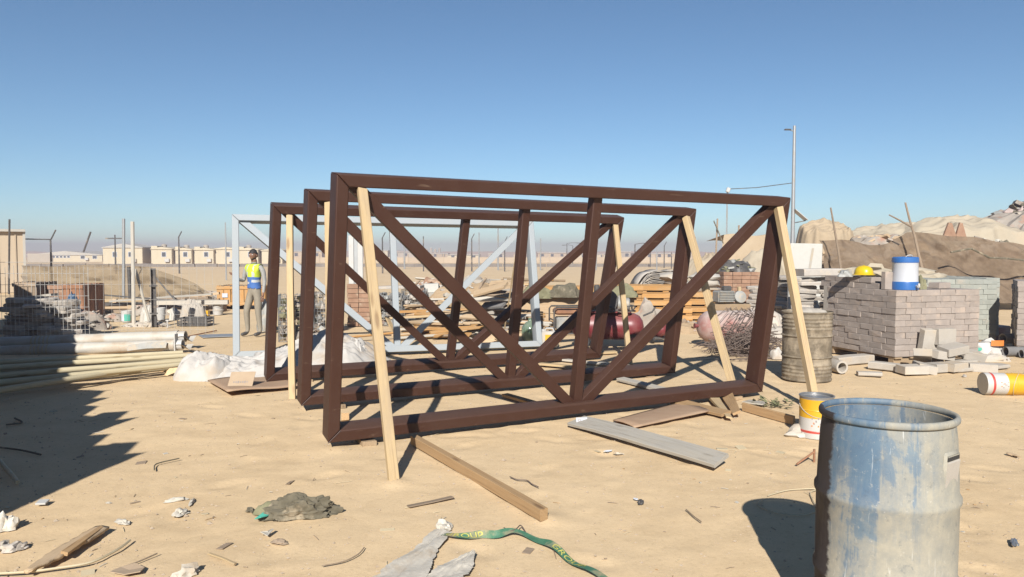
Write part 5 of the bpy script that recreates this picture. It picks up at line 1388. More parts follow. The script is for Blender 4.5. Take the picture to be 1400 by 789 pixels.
# ------------------------------------------------------------------ wire cages
def wire_cage(label, loc, rz, W, D, H, pitch, fill, r=.004, name='wire_cage'):
    t = thing(name, label, 'wire cage', loc, rz, 'wire cages')
    g = MB(); 
    for i in range(int(W / pitch) + 1):
        x = -W / 2 + i * pitch
        for y in (-D / 2, D / 2): g.tube([(x, y, 0), (x, y, H)], r, 4)
        g.tube([(x, -D / 2, H), (x, D / 2, H)], r, 4)
    for i in range(int(D / pitch) + 1):
        y = -D / 2 + i * pitch
        for x in (-W / 2, W / 2): g.tube([(x, y, 0), (x, y, H)], r, 4)
    for i in range(int(H / pitch) + 1):
        z = i * pitch
        for y in (-D / 2, D / 2): g.tube([(-W / 2, y, z), (W / 2, y, z)], r, 4)
        for x in (-W / 2, W / 2): g.tube([(x, -D / 2, z), (x, D / 2, z)], r, 4)
    tag(g.build('wire_grid', 'galvanised', t), None, None, None, 'stuff')
    if fill:
        random.seed(len(label)); f = MB()
        for i in range(int(260 * W * D * H) + 20):
            f.rock((random.uniform(-.46, .46) * W, random.uniform(-.46, .46) * D, random.uniform(.04, .95) * H), random.uniform(.05, .09), i, 1, (1, 1, .8), .6, i % len(fill))
        tag(f.build('stone_fill', fill, t), None, None, None, 'stuff')
    return t
q = G(398, 468); wire_cage('rusty wire cage with little inside, right of the worker', (q.x, q.y + .4, 0), R(12), .62, .6, .85, .075, ['rubble_mix', 'olive_cloth'])
q = G(440, 455); wire_cage('grey stone filled wire cage behind the middle truss post', (q.x, q.y + .5, 0), R(5), .55, .6, .80, .06, ['stone_slab', 'grey_machine'])
q = G(527, 447); wire_cage('left of two dark stone filled cages behind the pale mid post', (q.x, q.y + .5, 0), R(3), .62, .6, .72, .075, ['rubble_mix', 'grey_machine', 'asphalt_grey'])
q = G(563, 446); wire_cage('right of two dark stone filled cages behind the pale mid post', (q.x, q.y + .5, 0), R(-3), .50, .6, .80, .075, ['stone_slab', 'grey_machine', 'asphalt_grey'])
q = A(538, 396, 16.8); plank('cage_slab', 'flat grey slab lying across the two dark cages', 'slab', (q.x - .7, 17.2, .82), (q.x + .6, 17.2, .84), .4, .06, 'stone_slab')
q = G(487, 448); t = thing('red_brick_stack', 'narrow stack of orange bricks behind the long near prop', 'brick stack', (q.x, q.y + .4, 0), R(3), 'brick stacks')
for r in range(9):
    for i in range(2):
        for j in range(2):
            ob = bpy.data.objects.new('brick', bk); S.collection.objects.link(ob); ob.parent = t
            ob.matrix_local = Matrix.Translation((-.13 + .25 * i + random.uniform(-.01, .01), -.07 + .13 * j, (r + .5) * .104))
q = G(487, 416); Y = q.y
t = thing('white_column', 'pair of tall white panels standing far behind the near posts', 'panel', (A(487, 400, 19).x, 19, 0))
zt = A(487, 322, 19).z
for x in (-.115, .115): MB().box((x, 0, zt / 2), (.13, .06, zt), None, .006).build('white_panel', 'white_plastic', t)
MB().box((0, .02, zt / 2), (.09, .05, zt - .1)).build('grey_panel', 'galvanised', t)
crumple('grey_sack', 'dark grey fluffy sack standing right of the worker', 'sack', (G(358, 452).x + .05, G(358, 452).y + .1, 0), .24, (.72, .6, 1.9), 6, 'grey_machine', 3, .9)

# ------------------------------------------------------------------ left side: cabin, net fence, poles, stored goods
p = A(35, 400, 31)
t = thing('site_cabin', 'beige site cabin cut off by the left edge', 'cabin', (p.x, 31, 0), R(33))
h = A(35, 317, 31).z
MB().box((-2.2, 1.5, h / 2), (4.4, 3, h)).build('wall', 'beige_wall', t)
MB().box((-2.2, 1.45, h + .05), (4.5, 3.3, .10)).build('roof', 'roof_grey', t)
for i in range(7): MB().box((-.3 - .6 * i, -.02, h / 2), (.05, .05, h - .02)).build('wall_rib', 'beige_wall', t)
MB().box((.0, -.03, h / 2), (.09, .09, h)).build('corner_post', 'roof_grey', t)
o = pole('cabin_mast', 'thin mast in front of the beige cabin', 'mast', G(12, 402), A(13, 300, 29), .035, 'dark_steel')
# shade net on the fence
def fnet(u, v):
    px = 30 + 262 * u
    top = 363 if px < 210 else 363 + (px - 210) / 80 * 40
    Y = 25 - 3.5 * u
    a, b = A(px, top + 1.5 * math.sin(u * 12), Y), A(px, 413, Y)
    q_ = b.lerp(a, v); q_.y += .25 * fbm(u * 9, v * 3, 5) + .3 * math.sin(u * 16) * (.3 + v * .3)
    return q_
tag(MB().sheet(70, 14, fnet).build('fence_net', 'fence_net', None, 60), 'brownish see-through net hung on the left fence', 'net')
for i, (a, b, Y, r, m_, lb) in enumerate([((169, 408), (169, 299), 22, .045, 'galvanised', 'thin tall pale pole behind the mesh fence'), ((183, 446), (181, 303), 16.4, .042, 'grey_timber', 'tall grey post beside the thin pale pole'), ((206, 446), (185, 368), 16.6, .03, 'grey_timber', 'short stick leaning against the dark post'), ((178, 408), (176, 365), 21, .05, 'dark_steel', 'dark stub post behind the tall grey post'), ((246, 418), (208, 374), 20, .02, 'dark_steel', 'dark sloping bar over the stored steel')]):
    pole('fence_post', lb, 'post', A(*a, Y), A(*b, Y), r, m_, None, 'posts of the left fence')
q = G(211, 447); t = thing('steel_post', 'dark channel post standing by the white sacks', 'post', (q.x, q.y, 0), R(20)); zt = A(211, 367, q.y).z
mb = MB(); mb.box((0, .035, zt / 2), (.10, .008, zt)); mb.box((-.046, 0, zt / 2), (.008, .07, zt)); mb.box((.046, 0, zt / 2), (.008, .07, zt)); mb.build('channel', 'dark_steel', t)
for z in (.3, .9): MB().box((.0, -.04, z), (.16, .02, .03)).build('bracket', 'dark_steel', t)
# welded mesh panel
t = thing('mesh_panel', 'tall welded wire mesh panel standing behind the white wrapped pipes', 'mesh panel', (A(0, 400, 13.2).x - .6, 13.2, 0), R(2))
W = A(118, 400, 13.2).x - A(0, 400, 13.2).x + .6; hh = A(0, 362, 13.2).z
g = MB()
for i in range(int(W / .076) + 1): g.tube([(i * .076, 0, .02), (i * .076 + random.uniform(-.006, .006), random.uniform(-.01, .01), hh - random.uniform(0, .05))], .0036, 4)
tag(g.build('upright_wires', 'wire', t), None, None, None, 'stuff')
g = MB()
for i in range(8): g.tube([(0, .006, .05 + i * .2), (W, .006, .05 + i * .2)], .0036, 4)
tag(g.build('cross_wires', 'wire', t), None, None, None, 'stuff')
t = thing('mesh_panel', 'fainter wire mesh panel in front of the buckets', 'mesh panel', (A(120, 400, 14.6).x, 14.6, 0), R(3))
W2 = A(290, 400, 14.6).x - A(120, 400, 14.6).x; g = MB()
for i in range(int(W2 / .15) + 1): g.tube([(i * .15, 0, .02), (i * .15, 0, 1.38)], .0026, 4)
for i in range(5): g.tube([(0, .005, .1 + i * .3), (W2, .005, .1 + i * .3)], .0022, 4)
tag(g.build('wires', 'wire', t), None, None, None, 'stuff')
# crates and stacks behind the mesh
def crate(label, px0, px1, pt, pb_, Y, m, depth=.8, name='wooden_crate', slats=6, rz=0.0, cat='crate'):
    a, b = A(px0, pb_, Y), A(px1, pb_, Y); W = b.x - a.x; z1 = A(px0, pt, Y).z; z0 = max(0, a.z)
    t = thing(name, label, cat, ((a.x + b.x) / 2, Y + depth / 2, z0), rz); H = z1 - z0
    MB().box((0, 0, H / 2), (W - .05, depth - .05, H - .02)).build('inner_box', 'dark_timber', t)
    for i in range(slats):
        x = -W / 2 + W * (i + .5) / slats
        for y in (-depth / 2, depth / 2):
            o = bar_mesh(H, W / slats * .93, .022, i, 2).build('slat', m, t); o.matrix_local = Matrix.Translation((x, y, 0)) @ Matrix.Rotation(R(-90), 4, 'Y') @ Matrix.Rotation(R(90), 4, 'X')
    for i in range(slats):
        y = -depth / 2 + depth * (i + .5) / slats
        for x in (-W / 2, W / 2):
            o = bar_mesh(H, depth / slats * .93, .022, i + 5, 2).build('slat', m, t); o.matrix_local = Matrix.Translation((x, y, 0)) @ Matrix.Rotation(R(-90), 4, 'Y')
    for z in (.06, H - .06):
        o = bar_mesh(W + .04, .08, .02, 3, 2).build('rail', m, t); o.matrix_local = Matrix.Translation((-W / 2 - .02, -depth / 2 - .022, z)) @ Matrix.Rotation(R(90), 4, 'X')
    return t
crate('rust brown crate standing highest behind the wire mesh', 88, 114, 389, 441, 17.0, 'rust', .9)
crate('low brown crate left of the tall rusty crate', 48, 87, 390, 425, 17.6, 'terracotta', .8)
crate('dark brown crate in the shade at the left edge', 20, 50, 386, 430, 17.2, 'dark_timber', .8)
q = G(58, 466); slab_pile('grey flat stone stack behind the wire mesh, half in shade', (q.x, q.y + .5, 0), 9, .30, .35, .08, 51)
q = G(22, 466); slab_pile('dark flat stone stack in the shade at the left edge', (q.x, q.y + .5, 0), 9, .34, .4, .085, 52)
o = plank('top_slab', 'pale broken board lying on the flat stones behind the mesh', 'board', A(25, 409, 14.7), A(75, 403, 14.7), .35, .05, 'grey_timber')
heap('blue_sheet', 'dark blue sheeting bundled below the rusty crate', 'sheet', (A(94, 440, 15.6).x, 15.6, 0), .30, .30, .55, 13, 'blue_tarp', .5, 0, 24)
def bucket(label, px, py, r, H, m='white_plastic', name='bucket', band=None, lid=False, tilt=0.0, z=0.0, loc=None):
    q = G(px, py) if loc is None else loc
    t = thing(name, label, 'bucket', (q.x, q.y + r, z), random.uniform(0, 6), 'buckets by the left fence')
    MB().lathe([(r * .86, 0), (r * .88, .01), (r, H * .82), (r * 1.05, H * .83), (r * 1.05, H * .87), (r, H * .88), (r * 1.02, H), (r * .98, H), (r * .84, .02), (.01, .02)], 28).build('pail', m, t, 40)
    if lid: MB().lathe([(r * 1.05, H - .01), (r * 1.06, H + .012), (r * .9, H + .02), (.01, H + .018)], 28).build('lid', m, t, 40)
    MB().tube([(math.cos(a) * r * 1.04, math.sin(a) * r * 1.04, H * .82 - .5 * H * math.sin((a + 3.14) / 3.14 * math.pi) * .9) for a in [-3.14 + 3.14 * i / 14 for i in range(15)]], .003, 5).build('handle', 'wire', t)
    if band:
        M_ = Matrix.Rotation(-t.rotation_euler.z, 4, 'Z')
        for bm_, a0, a1 in band:
            vs = [Vector((math.cos(a) * (r * .93 + .008), math.sin(a) * (r * .93 + .008), zz)) for zz in (H * .12, H * .72) for a in [a0 + (a1 - a0) * i / 8 for i in range(9)]]
            MB().add(vs, [(i, i + 1, i + 10, i + 9) for i in range(8)]).build('label_band', bm_, t, None, M_)
    return t
bucket('white bucket with handle at the left, below the rusty crate', 126.5, 434, .12, .32)
bucket('wide squat white tub behind the wrapped pipes', 131, 450, .18, .20, 'concrete', 'tub')
bucket('bucket with a teal and white label', 170, 441, .125, .27, 'white_plastic', 'bucket', [('green_print', -1.6, -.5), ('cooler_white', -2.4, -1.6)])
bucket('white bucket standing behind the dark channel post', 217, 438, .11, .30)
bucket('lower of two stacked white pails by the white post', 295.5, 431, .13, .13, 'white_plastic', 'bucket', None, True)
bucket('upper of two stacked white pails by the white post', 295.5, 431, .13, .13, 'white_plastic', 'bucket', None, True, 0, .15)
q = G(195, 443); heap('white_sack', 'lumpy white sack between the grey and dark posts', 'sack', (q.x, q.y + .3, 0), .20, .22, .34, 5, 'white_film', .4, 0, 24)
q = G(232, 438); heap('white_sack', 'small white sack right of the dark channel post', 'sack', (q.x, q.y + .3, 0), .14, .18, .22, 6, 'white_film', .4, 0, 24)
q = G(200, 446); junk('litter_heap', 'small pale rubbish heap at the foot of the posts', 'rubbish', (q.x, q.y + .05, 0), .5, .2, .10, 50, 71, ['concrete', 'rubble_mix', 'paper'], (.03, .1))
q = G(148, 440); junk('litter_heap', 'low dark rubbish heap between the white and teal buckets', 'rubbish', (q.x, q.y + .3, 0), .34, .25, .18, 60, 72, ['rubble_mix', 'dark_cloth', 'paper'], (.04, .12))
q = G(262, 446); t = thing('plastic_crate', 'low black slatted crate on the sand by the grey bag', 'crate', (q.x, q.y + .22, 0), R(2))
for z in (.02, .09, .16):
    for y in (-.2, .2): MB().box((0, y, z), (.66, .015, .035)).build('slat', 'dark_steel', t)
    for x in (-.32, .32): MB().box((x, 0, z), (.015, .39, .035)).build('slat', 'dark_steel', t)
for i in range(9): 
    for y in (-.21, .21): MB().box((-.32 + .08 * i, y, .09), (.02, .012, .18)).build('rib', 'dark_steel', t)
MB().box((0, 0, .012), (.62, .38, .015)).build('floor_tray', 'dark_steel', t)
q = G(252, 440); heap('grey_bag', 'peaked grey plastic bag behind the black crate', 'bag', (q.x, q.y + .55, 0), .30, .26, .40, 15, 'concrete', .45, 0, 30, None, .9)
q = G(275, 434); plank('orange_box', 'small orange box right of the grey bag', 'box', (q.x - .12, q.y + .15, .08), (q.x + .14, q.y + .15, .08), .2, .16, 'tin_yellow', 0, None, None, 0, .004, .01)
t = crate('orange brown wooden crate with a white sticker behind the worker', 297, 362, 391, 418, 21.5, 'orange_timber', 1.0, 'wooden_crate', 7)
MB().box((-.45, -.53, .30), (.16, .006, .12)).build('sticker', 'cooler_white', t)
for (px, py, dy, rx, ry, h, n_, sd, ms, sz, lb) in [(105, 452, .3, .5, .3, .42, 80, 91, ['rubble_mix', 'dark_steel', 'blue_tarp', 'paper'], (.05, .18), 'dark mixed rubbish at the foot of the rusty crate'), (40, 440, .6, .9, .4, .75, 120, 92, ['dark_steel', 'rubble_mix', 'dark_timber'], (.08, .25), 'dark rubbish piled behind the flat stones at left'), (185, 436, 1.5, 1.0, .4, .3, 90, 93, ['rubble_mix', 'dark_timber', 'grey_machine', 'paper'], (.05, .2), 'mixed rubbish along the stored boards')]:
    q = G(px, py); junk('scrap_heap', lb, 'scrap', (q.x, q.y + dy, 0), rx, ry, h, n_, sd, ms, sz)
# stored steel and boards behind the buckets
random.seed(17)
ST = [((138, 403), (272, 414), 19.8, 'dark_steel', .05, 'dark steel bar sloping over the stored boards'), ((150, 412), (290, 402), 20.4, 'grey_timber', .07, 'grey board sloping up to the right over the stored goods'), ((118, 411), (230, 410), 21, 'pale_timber', .12, 'pale board on top of the stored goods at left'), ((120, 417), (300, 413), 20.2, 'dark_steel', .08, 'second dark bar among the stored goods'), ((212, 414), (312, 413), 19.4, 'grey_timber', .16, 'wide pale grey board lying on the white pails'), ((130, 421), (285, 419), 19.8, 'old_timber', .09, 'brown board in the lower part of the stored goods'), ((135, 426), (300, 423), 19.6, 'dark_timber', .10, 'lowest dark board of the stored goods'), ((240, 409), (300, 401), 21, 'old_timber', .10, 'short brown board rising towards the orange crate'), ((190, 408), (285, 407), 20.8, 'dark_timber', .08, 'dark board behind the dark channel post')]
for (a, b, Y, m_, w_, lb) in ST: plank('stored_board', lb, 'board', A(*a, Y), A(*b, Y), w_, w_ * .7, m_, 0, 'stored boards and bars')
for i, px in enumerate((150, 200, 250, 292)):
    q = A(px, 427, 20.3); plank('board_bearer', ('leftmost', 'second', 'third', 'rightmost')[i] + ' short bearer under the stored boards', 'bearer', (q.x, 19.6, .1), (q.x, 21.1, .1), .12, .2, 'dark_timber')
    plank('board_spacer', ('leftmost', 'second', 'third', 'rightmost')[i] + ' spacer post under the top stored boards', 'bearer', (q.x, 20.6, 0), (q.x, 20.6, .36), .10, .10, 'old_timber')
junk('back_rubbish', 'pale rubbish bank behind the stored boards', 'rubbish', (A(270, 408, 22.4).x, 22.4, 0), 1.3, .5, .5, 90, 73, ['rubble_mix', 'paper', 'dark_timber', 'concrete'], (.06, .2))
q = G(229, 448); t = thing('white_peg', 'thin white standpipe peg behind the wrapped pipes', 'peg', (q.x, q.y, 0)); MB().tube([(0, 0, 0), (0, 0, .15)], .016, 8).build('stem', 'white_plastic', t); MB().box((0, 0, .155), (.07, .03, .03), None, .005).build('head', 'white_plastic', t)
plank('grey_sheet', 'flat blue grey sheet lying left of the pale truss post', 'sheet', G(274, 460, .01), G(322, 458, .01), .5, .012, 'galvanised')
pole('thin_rod', 'thin dark rod lying right of the wrapped pipes', 'rod', G(256, 460, .02), G(296, 452, .02), .012, 'rust')

# ------------------------------------------------------------------ wrapped pipes and poles on the left
def wrapped(label, pa, pb_, r, seed):
    M, L = along(pa, pb_)
    t = thing('wrapped_pipe', label, 'pipe', group='white wrapped pipes', matrix=M)
    n, k = 20, 60; vs = []; fs = []
    for i in range(k + 1):
        x = L * i / k
        for j in range(n):
            a = 6.283 * j / n
            rr = r * (1 + .07 * noise.noise(Vector((x * 3.2, math.cos(a) * 1.5 + seed, math.sin(a) * 1.5))) + .05 * noise.noise(Vector((x * 11, a, seed))))
            vs.append((x, math.cos(a) * rr, math.sin(a) * rr))
    fs = [(i * n + j, i * n + (j + 1) % n, (i + 1) * n + (j + 1) % n, (i + 1) * n + j) for i in range(k) for j in range(n)]
    MB().add(vs, fs).build('plastic_wrap', 'white_film', t, 80)
    MB().lathe([(r * .9, -.03), (r * .9, L + .12), (r * .7, L + .12), (r * .7, .1)], 20, Matrix.Rotation(R(90), 4, 'Y'), 0, False).build('pipe_core', 'white_plastic', t, 40)
    for i in range(5):
        x = L * (.35 + .018 * i); MB().lathe([(r * 1.06, -.012), (r * 1.09, 0), (r * 1.06, .012)], 20, Matrix.Translation((x, 0, 0)) @ Matrix.Rotation(R(90), 4, 'Y'), 0, False).build('tie', 'reed', t, 60)
    MB().sheet(6, 4, lambda u, v: Vector((L + .02 + .22 * u, (v - .5) * 2 * r * (1 + .5 * u), r * .4 * math.sin(v * 5 + u * 3) - .05 * u))).build('torn_wrap', 'white_film', t, 60)
    return t
wrapped('upper white plastic wrapped pipe on the left', A(-60, 472, 12.3), A(244, 460.5, 12.5), .105, 2)
wrapped('lower white plastic wrapped pipe, nearest the pale poles', A(-60, 483, 11.9), A(240, 471.5, 12.05), .092, 7)
MB_ = plank('torn_strip', 'dark torn strip hanging on the lower wrapped pipe', 'strip', A(175, 475, 11.92), A(228, 470.5, 11.92), .10, .006, 'grey_machine', 1.2, None, None, 0, .02)
t = thing('end_bracket', 'white bracket plate at the end of the wrapped pipes', 'bracket', (G(256, 478).x, 12.0, 0)); MB().box((0, 0, .16), (.02, .12, .30), None, .004).build('plate', 'white_plastic', t); MB().box((-.10, 0, .02), (.22, .10, .015)).build('foot', 'white_plastic', t)
PO = [((-70, 499), (250, 482), .16, 'topmost pale pole nearest the wrapped pipes'), ((-70, 507), (258, 486), .17, 'second pale pole from the wrapped pipes'), ((-70, 502), (264, 488), .06, 'pale pole lying low under the top ones'), ((-70, 513), (270, 490), .10, 'third pale pole from the wrapped pipes'), ((-70, 519), (268, 492), .17, 'pale pole in the middle of the bundle'), ((-70, 524), (276, 494), .07, 'low pale pole reaching furthest right'), ((-70, 530), (272, 496), .15, 'fifth pale pole of the bundle'), ((-70, 537), (262, 499), .09, 'second nearest pale pole of the bundle'), ((-70, 545), (274, 490), .13, 'nearest pale pole, lying askew across the bundle'), ((-70, 515), (285, 489), .05, 'thin pale batten sticking out on the right'), ((-70, 503), (248, 484), .10, 'pale pole wedged below the topmost one'), ((-70, 511), (266, 489), .05, 'low pale pole at the back of the bundle'), ((-70, 527), (280, 493), .11, 'pale pole just behind the askew one'), ((-70, 534), (258, 497), .05, 'lowest pale pole near the front bearer')]
for i, (a, b, z, lb) in enumerate(PO):
    r = .038 if i != 9 else .02
    pole('timber_pole', lb, 'pole', G(*a, max(z, .05)), G(*b, max(z, .05)), r, 'pole_timber', r * .85, 'pale poles stacked on bearers', None, 10, .004)
for (px, py, lb) in ((224, 507, 'timber bearer under the right end of the pale poles'), (62, 521, 'timber bearer under the shaded part of the pale poles')):
    q = G(px, py); plank('pole_bearer', lb, 'bearer', (q.x, q.y, .01), (q.x + .1, q.y + 1.5, .01), .1, .08, 'tan_timber')
plank('dark_batten', 'small dark batten on the sand at the pole ends', 'batten', G(255, 489, .02), G(276, 485, .02), .06, .03, 'dark_timber')
heap('sand_lump', 'little sand coloured mound below the pole ends', 'mound', (G(238, 511).x, G(238, 511).y, -.01), .12, .10, .12, 4, 'sand', .3, 0, 16)

# ------------------------------------------------------------------ unseen plywood screen, added off to the left and shaped to throw the big shadow
random.seed(3)
PN = [(x_ - .18, y_, h_) for x_, y_, h_ in [(-3.22, 2.0, 2.55), (-3.60, 2.45, 2.42), (-3.95, 2.95, 2.70), (-4.35, 3.5, 2.48), (-4.75, 4.1, 2.62), (-5.2, 4.8, 2.50), (-5.7, 5.6, 2.60), (-6.2, 6.4, 2.66), (-6.7, 7.25, 2.58), (-7.2, 8.1, 2.62), (-7.7, 9.0, 2.55), (-8.2, 9.9, 2.6), (-9.0, 11.3, 2.7), (-10.0, 12.8, 2.6), (-11.2, 14.2, 2.65), (-12.6, 16.0, 2.6)]]
t = thing('shadow_caster', 'unseen plywood screen added outside the left edge to cast the big shadow', 'hoarding', (-3.22, 2.0, 0))
for i in range(len(PN) - 1):
    a, b = Vector((PN[i][0] + 3.22, PN[i][1] - 2, 0)), Vector((PN[i + 1][0] + 3.22, PN[i + 1][1] - 2, 0)); h = PN[i][2]
    M, L = along(a, b)
    MB().prism([(0, 0), (L + .02, 0), (L + .02, h - .12 - random.uniform(0, .12)), (L * .6, h), (L * .3, h - .16), (0, h - random.uniform(-.04, .1))], 0, .02).build('caster_panel', 'plywood', t, None, M)
    MB().box((.03, .05, h / 2 - .15), (.06, .07, h - .3)).build('post', 'old_timber', t, None, M)

# ------------------------------------------------------------------ litter on the sand
def flat_scrap(name, label, cat, pts, m, z=.012, curl=.02, seed=0, group=None):
    c_ = sum((G(*p_) for p_ in pts), Vector()) / len(pts); vs = []; k = len(pts)
    for i, p_ in enumerate(pts):
        q_ = G(*p_); vs.append(Vector((q_.x - c_.x, q_.y - c_.y, z + curl * abs(math.sin(i * 1.9 + seed)))))
    mb = MB(); mb.add(vs + [Vector((0, 0, z + curl * .3))], [(i, (i + 1) % k, k) for i in range(k)])
    o = mb.build(name, m); o.location = c_; sm = o.modifiers.new('thickness', 'SOLIDIFY'); sm.thickness = .004
    return tag(o, label, cat, group)
def wire_line(name, label, cat, pts, r, m, z=.006, lift=0.0, n=5):
    ps = [G(*p_, r) for p_ in pts]; o0 = ps[0].copy(); fine = []
    for i in range(len(ps) - 1):
        for k in range(5):
            u = k / 5; a = ps[max(i - 1, 0)]; b = ps[i]; c_ = ps[i + 1]; d = ps[min(i + 2, len(ps) - 1)]
            fine.append(.5 * ((2 * b) + (c_ - a) * u + (2 * a - 5 * b + 4 * c_ - d) * u * u + (3 * b - a - 3 * c_ + d) * u ** 3))
    fine.append(ps[-1])
    for i, f_ in enumerate(fine): f_.z = r + lift * math.sin(math.pi * i / (len(fine) - 1)) + .002
    o = MB().tube([f_ - o0 for f_ in fine], r, n).build(name, m, None, 60); o.location = o0
    return tag(o, label, cat)
# splintered board at lower left
p0, p1 = G(36, 783, .02), G(140, 722, .02)
M, L = along(p0, p1); mb = MB()
def spl(u, v):
    w0 = .045 * (.35 + .75 * math.sin(min(1, u * 1.15) * 2.2)) * (1 + .25 * noise.noise(Vector((u * 14, 2, 5))))
    return Vector((u * L, (v - .5) * 2 * w0 + .012 * noise.noise(Vector((u * 9, v * 2, 1))), .010 + .006 * noise.noise(Vector((u * 5, v * 9, 3))) + .004 * math.sin(v * 3.1)))
mb.sheet(24, 5, spl); o = mb.build('splintered_board', 'old_timber', None, 25); o.matrix_world = M; sm = o.modifiers.new('thickness', 'SOLIDIFY'); sm.thickness = .018
tag(o, 'splintered brown board lying at the lower left', 'board')
plank('splinter', 'long brown splinter lying on the splintered board', 'splinter', G(88, 756, .035), G(141, 720, .03), .04, .02, 'tan_timber', .2, None, None, 0, .006, .002, .4)
wire_line('reed_stalk', 'long pale reed stalk along the bottom left edge', 'stalk', [(-40, 786), (30, 783), (80, 777), (125, 769), (160, 752), (178, 739)], .007, 'reed')
wire_line('curved_wire', 'short curved dark wire near the shadow tip', 'wire', [(211, 643), (212, 636), (222, 632), (245, 627)], .005, 'dark_cloth')
wire_line('bent_hose', 'pale hose end poking in at the left edge', 'hose', [(-30, 610), (-8, 632), (6, 648), (24, 660)], .016, 'reed', .02, .06, 8)
for i, (pts, lb) in enumerate([([(0, 612), (30, 616), (56, 622)], 'dark rope lying in the shade, lower one'), ([(8, 581), (30, 578), (20, 572)], 'dark rope lying in the shade, upper one')]): wire_line('dark_rope', lb, 'rope', pts, .008, 'dark_cloth')
q = G(58, 689); t = thing('white_tile', 'small white square tile lying in the big shadow', 'tile', q, .15); MB().box((0, 0, .012), (.062, .062, .012), Matrix.Rotation(.12, 3, 'X'), .002).build('tile', 'white_plastic', t)
for i, (px, py, r, sq, m_, lb) in enumerate([(5, 722, .09, (1, .7, 1.1), 'grey_film', 'grey crumpled paper at the left edge'), (17, 750, .075, (1.2, .8, .6), 'stone_slab', 'pale crumpled lump at the left edge'), (30, 748, .045, (1, .8, .7), 'rubble_mix', 'dark brown lump at the left edge'), (2, 748, .06, (1, .8, .7), 'concrete', 'grey lump furthest left'),
    (168, 714, .045, (1.5, .8, .5), 'paper', 'small folded white paper right of the splintered board'), (240, 684, .055, (1.6, .5, .5), 'paper', 'upper scrap of white paper near the dark cloth'), (246, 702, .055, (1.3, .8, .7), 'paper', 'lower scrap of white paper near the dark cloth'), (262, 686, .05, (1.6, .4, .35), 'paper', 'thin strip of white paper beside the upper scrap'),
    (342, 698, .045, (1.1, .7, .7), 'dark_cloth', 'small black rag left of the dark cloth'), (382, 741, .045, (1.4, .9, .45), 'dark_timber', 'brown dry leaf like scrap below the dark cloth'), (254, 786, .06, (1.5, .9, .9), 'grey_film', 'grey plastic corner at the bottom edge'), (876, 687, .032, (1.2, .8, .7), 'dark_steel', 'small dark pouch on the open sand'), (869, 682, .02, (1.2, .8, .6), 'cooler_white', 'white tip of wrapper beside the dark pouch'),
    (846, 620, .035, (1.4, .6, .4), 'grey_film', 'crumpled grey wrapper in front of the grey plank'), (832, 616, .03, (1.5, .5, .4), 'cooler_white', 'white wrapper in front of the grey plank'), (1387, 742, .05, (1.6, .5, .35), 'tin_metal', 'shiny metal scrap at the right edge'), (1386, 622, .05, (1.4, .7, .4), 'old_timber', 'brown scrap on the sand at right'), (608, 722, .08, (.8, .8, .7), 'grey_film', 'knot of grey plastic at the end of the strap'), (148, 687, .018, (1.4, .8, .5), 'paper', 'tiny pale chip on the sand at left'), (1318, 515, .04, (1, .8, .8), 'stone_slab', 'small stone left of the lying tin')]):
    q = G(px, py); crumple('litter', lb, 'litter', (q.x, q.y, -.004), r * .62, sq, i * 1.7 + 1, m_, 3, 1.5, i * .7)
# dark cloth
q = G(398, 706)
crumple('dark_rag', 'dark olive rag lying crumpled on the sand', 'rag', (q.x + .04, q.y + .03, -.005), .15, (1.05, .42, .58), 4.4, 'dark_cloth', 5, 1.3, .15)
crumple('rag_end', 'twisted loose end of the dark rag', 'rag', (G(436, 694).x, G(436, 694).y, 0), .06, (1.3, .6, .5), 2.2, 'dark_cloth', 4, 1.4, .2)
o = MB().sheet(30, 10, heap_fn(0, 0, .14, .035, .045, 8, .5, 0, -.01, .8, 3)).build('olive_roll', 'olive_cloth', None, 60); o.location = (G(374, 697).x, G(374, 697).y, 0); o.rotation_euler = (0, 0, .45); tag(o, 'rolled olive fold at the left of the dark rag', 'rag')
flat_scrap('teal_wrapper', 'teal and white wrapper beside the dark rag', 'wrapper', [(348, 712), (360, 707), (370, 707), (366, 710), (357, 714)], 'green_print', .012, .02)
flat_scrap('paper_chip', 'angled white paper chip below the dark rag', 'paper', [(356, 733), (366, 731), (372, 727), (374, 729), (366, 735)], 'paper', .008, .02, 2)
plank('pale_stick', 'short pale stick on the sand below the rag', 'stick', G(286, 757, .008), G(322, 770, .008), .018, .01, 'pale_timber')
wire_line('thin_twig', 'thin bent twig right of the brown scrap', 'twig', [(440, 774), (470, 768), (490, 758), (498, 749)], .0035, 'dark_timber')
wire_line('thin_twig', 'long thin twig at the bottom left', 'twig', [(170, 775), (190, 768), (215, 757)], .004, 'dark_timber')
flat_scrap('sacking_scrap', 'flat brown sacking scrap at the bottom left edge', 'sacking', [(150, 786), (165, 778), (185, 775), (198, 778), (192, 786), (170, 790)], 'card', .006, .015, 4)
plank('flat_strip', 'thin flat brown strip lying left of the brown timber', 'strip', G(558, 692, .006), G(619, 680, .006), .04, .008, 'dark_timber')
wire_line('bent_wire', 'small kinked dark wire right of the brown timber', 'wire', [(697, 652), (707, 656), (720, 657), (727, 662), (736, 666)], .004, 'rebar')
wire_line('bent_wire', 'looped thin wire above the green strap', 'wire', [(689, 722), (697, 730), (706, 728), (712, 722), (719, 729)], .0035, 'rebar', .006, .02)
wire_line('short_twig', 'short twig on the sand left of the drum shadow', 'twig', [(938, 697), (948, 706), (959, 714)], .004, 'dark_timber')
wire_line('white_rope', 'thin white rope looped over the drum shadow', 'rope', [(1050, 678), (1075, 671), (1100, 669), (1118, 669), (1108, 674), (1112, 686), (1117, 697), (1100, 704), (1075, 704), (1048, 697), (1037, 690), (1042, 683)], .0042, 'reed')
t = thing('steel_stake', 'small rusty T shaped stake stuck in the sand left of the drum', 'stake', G(1113, 630)); 
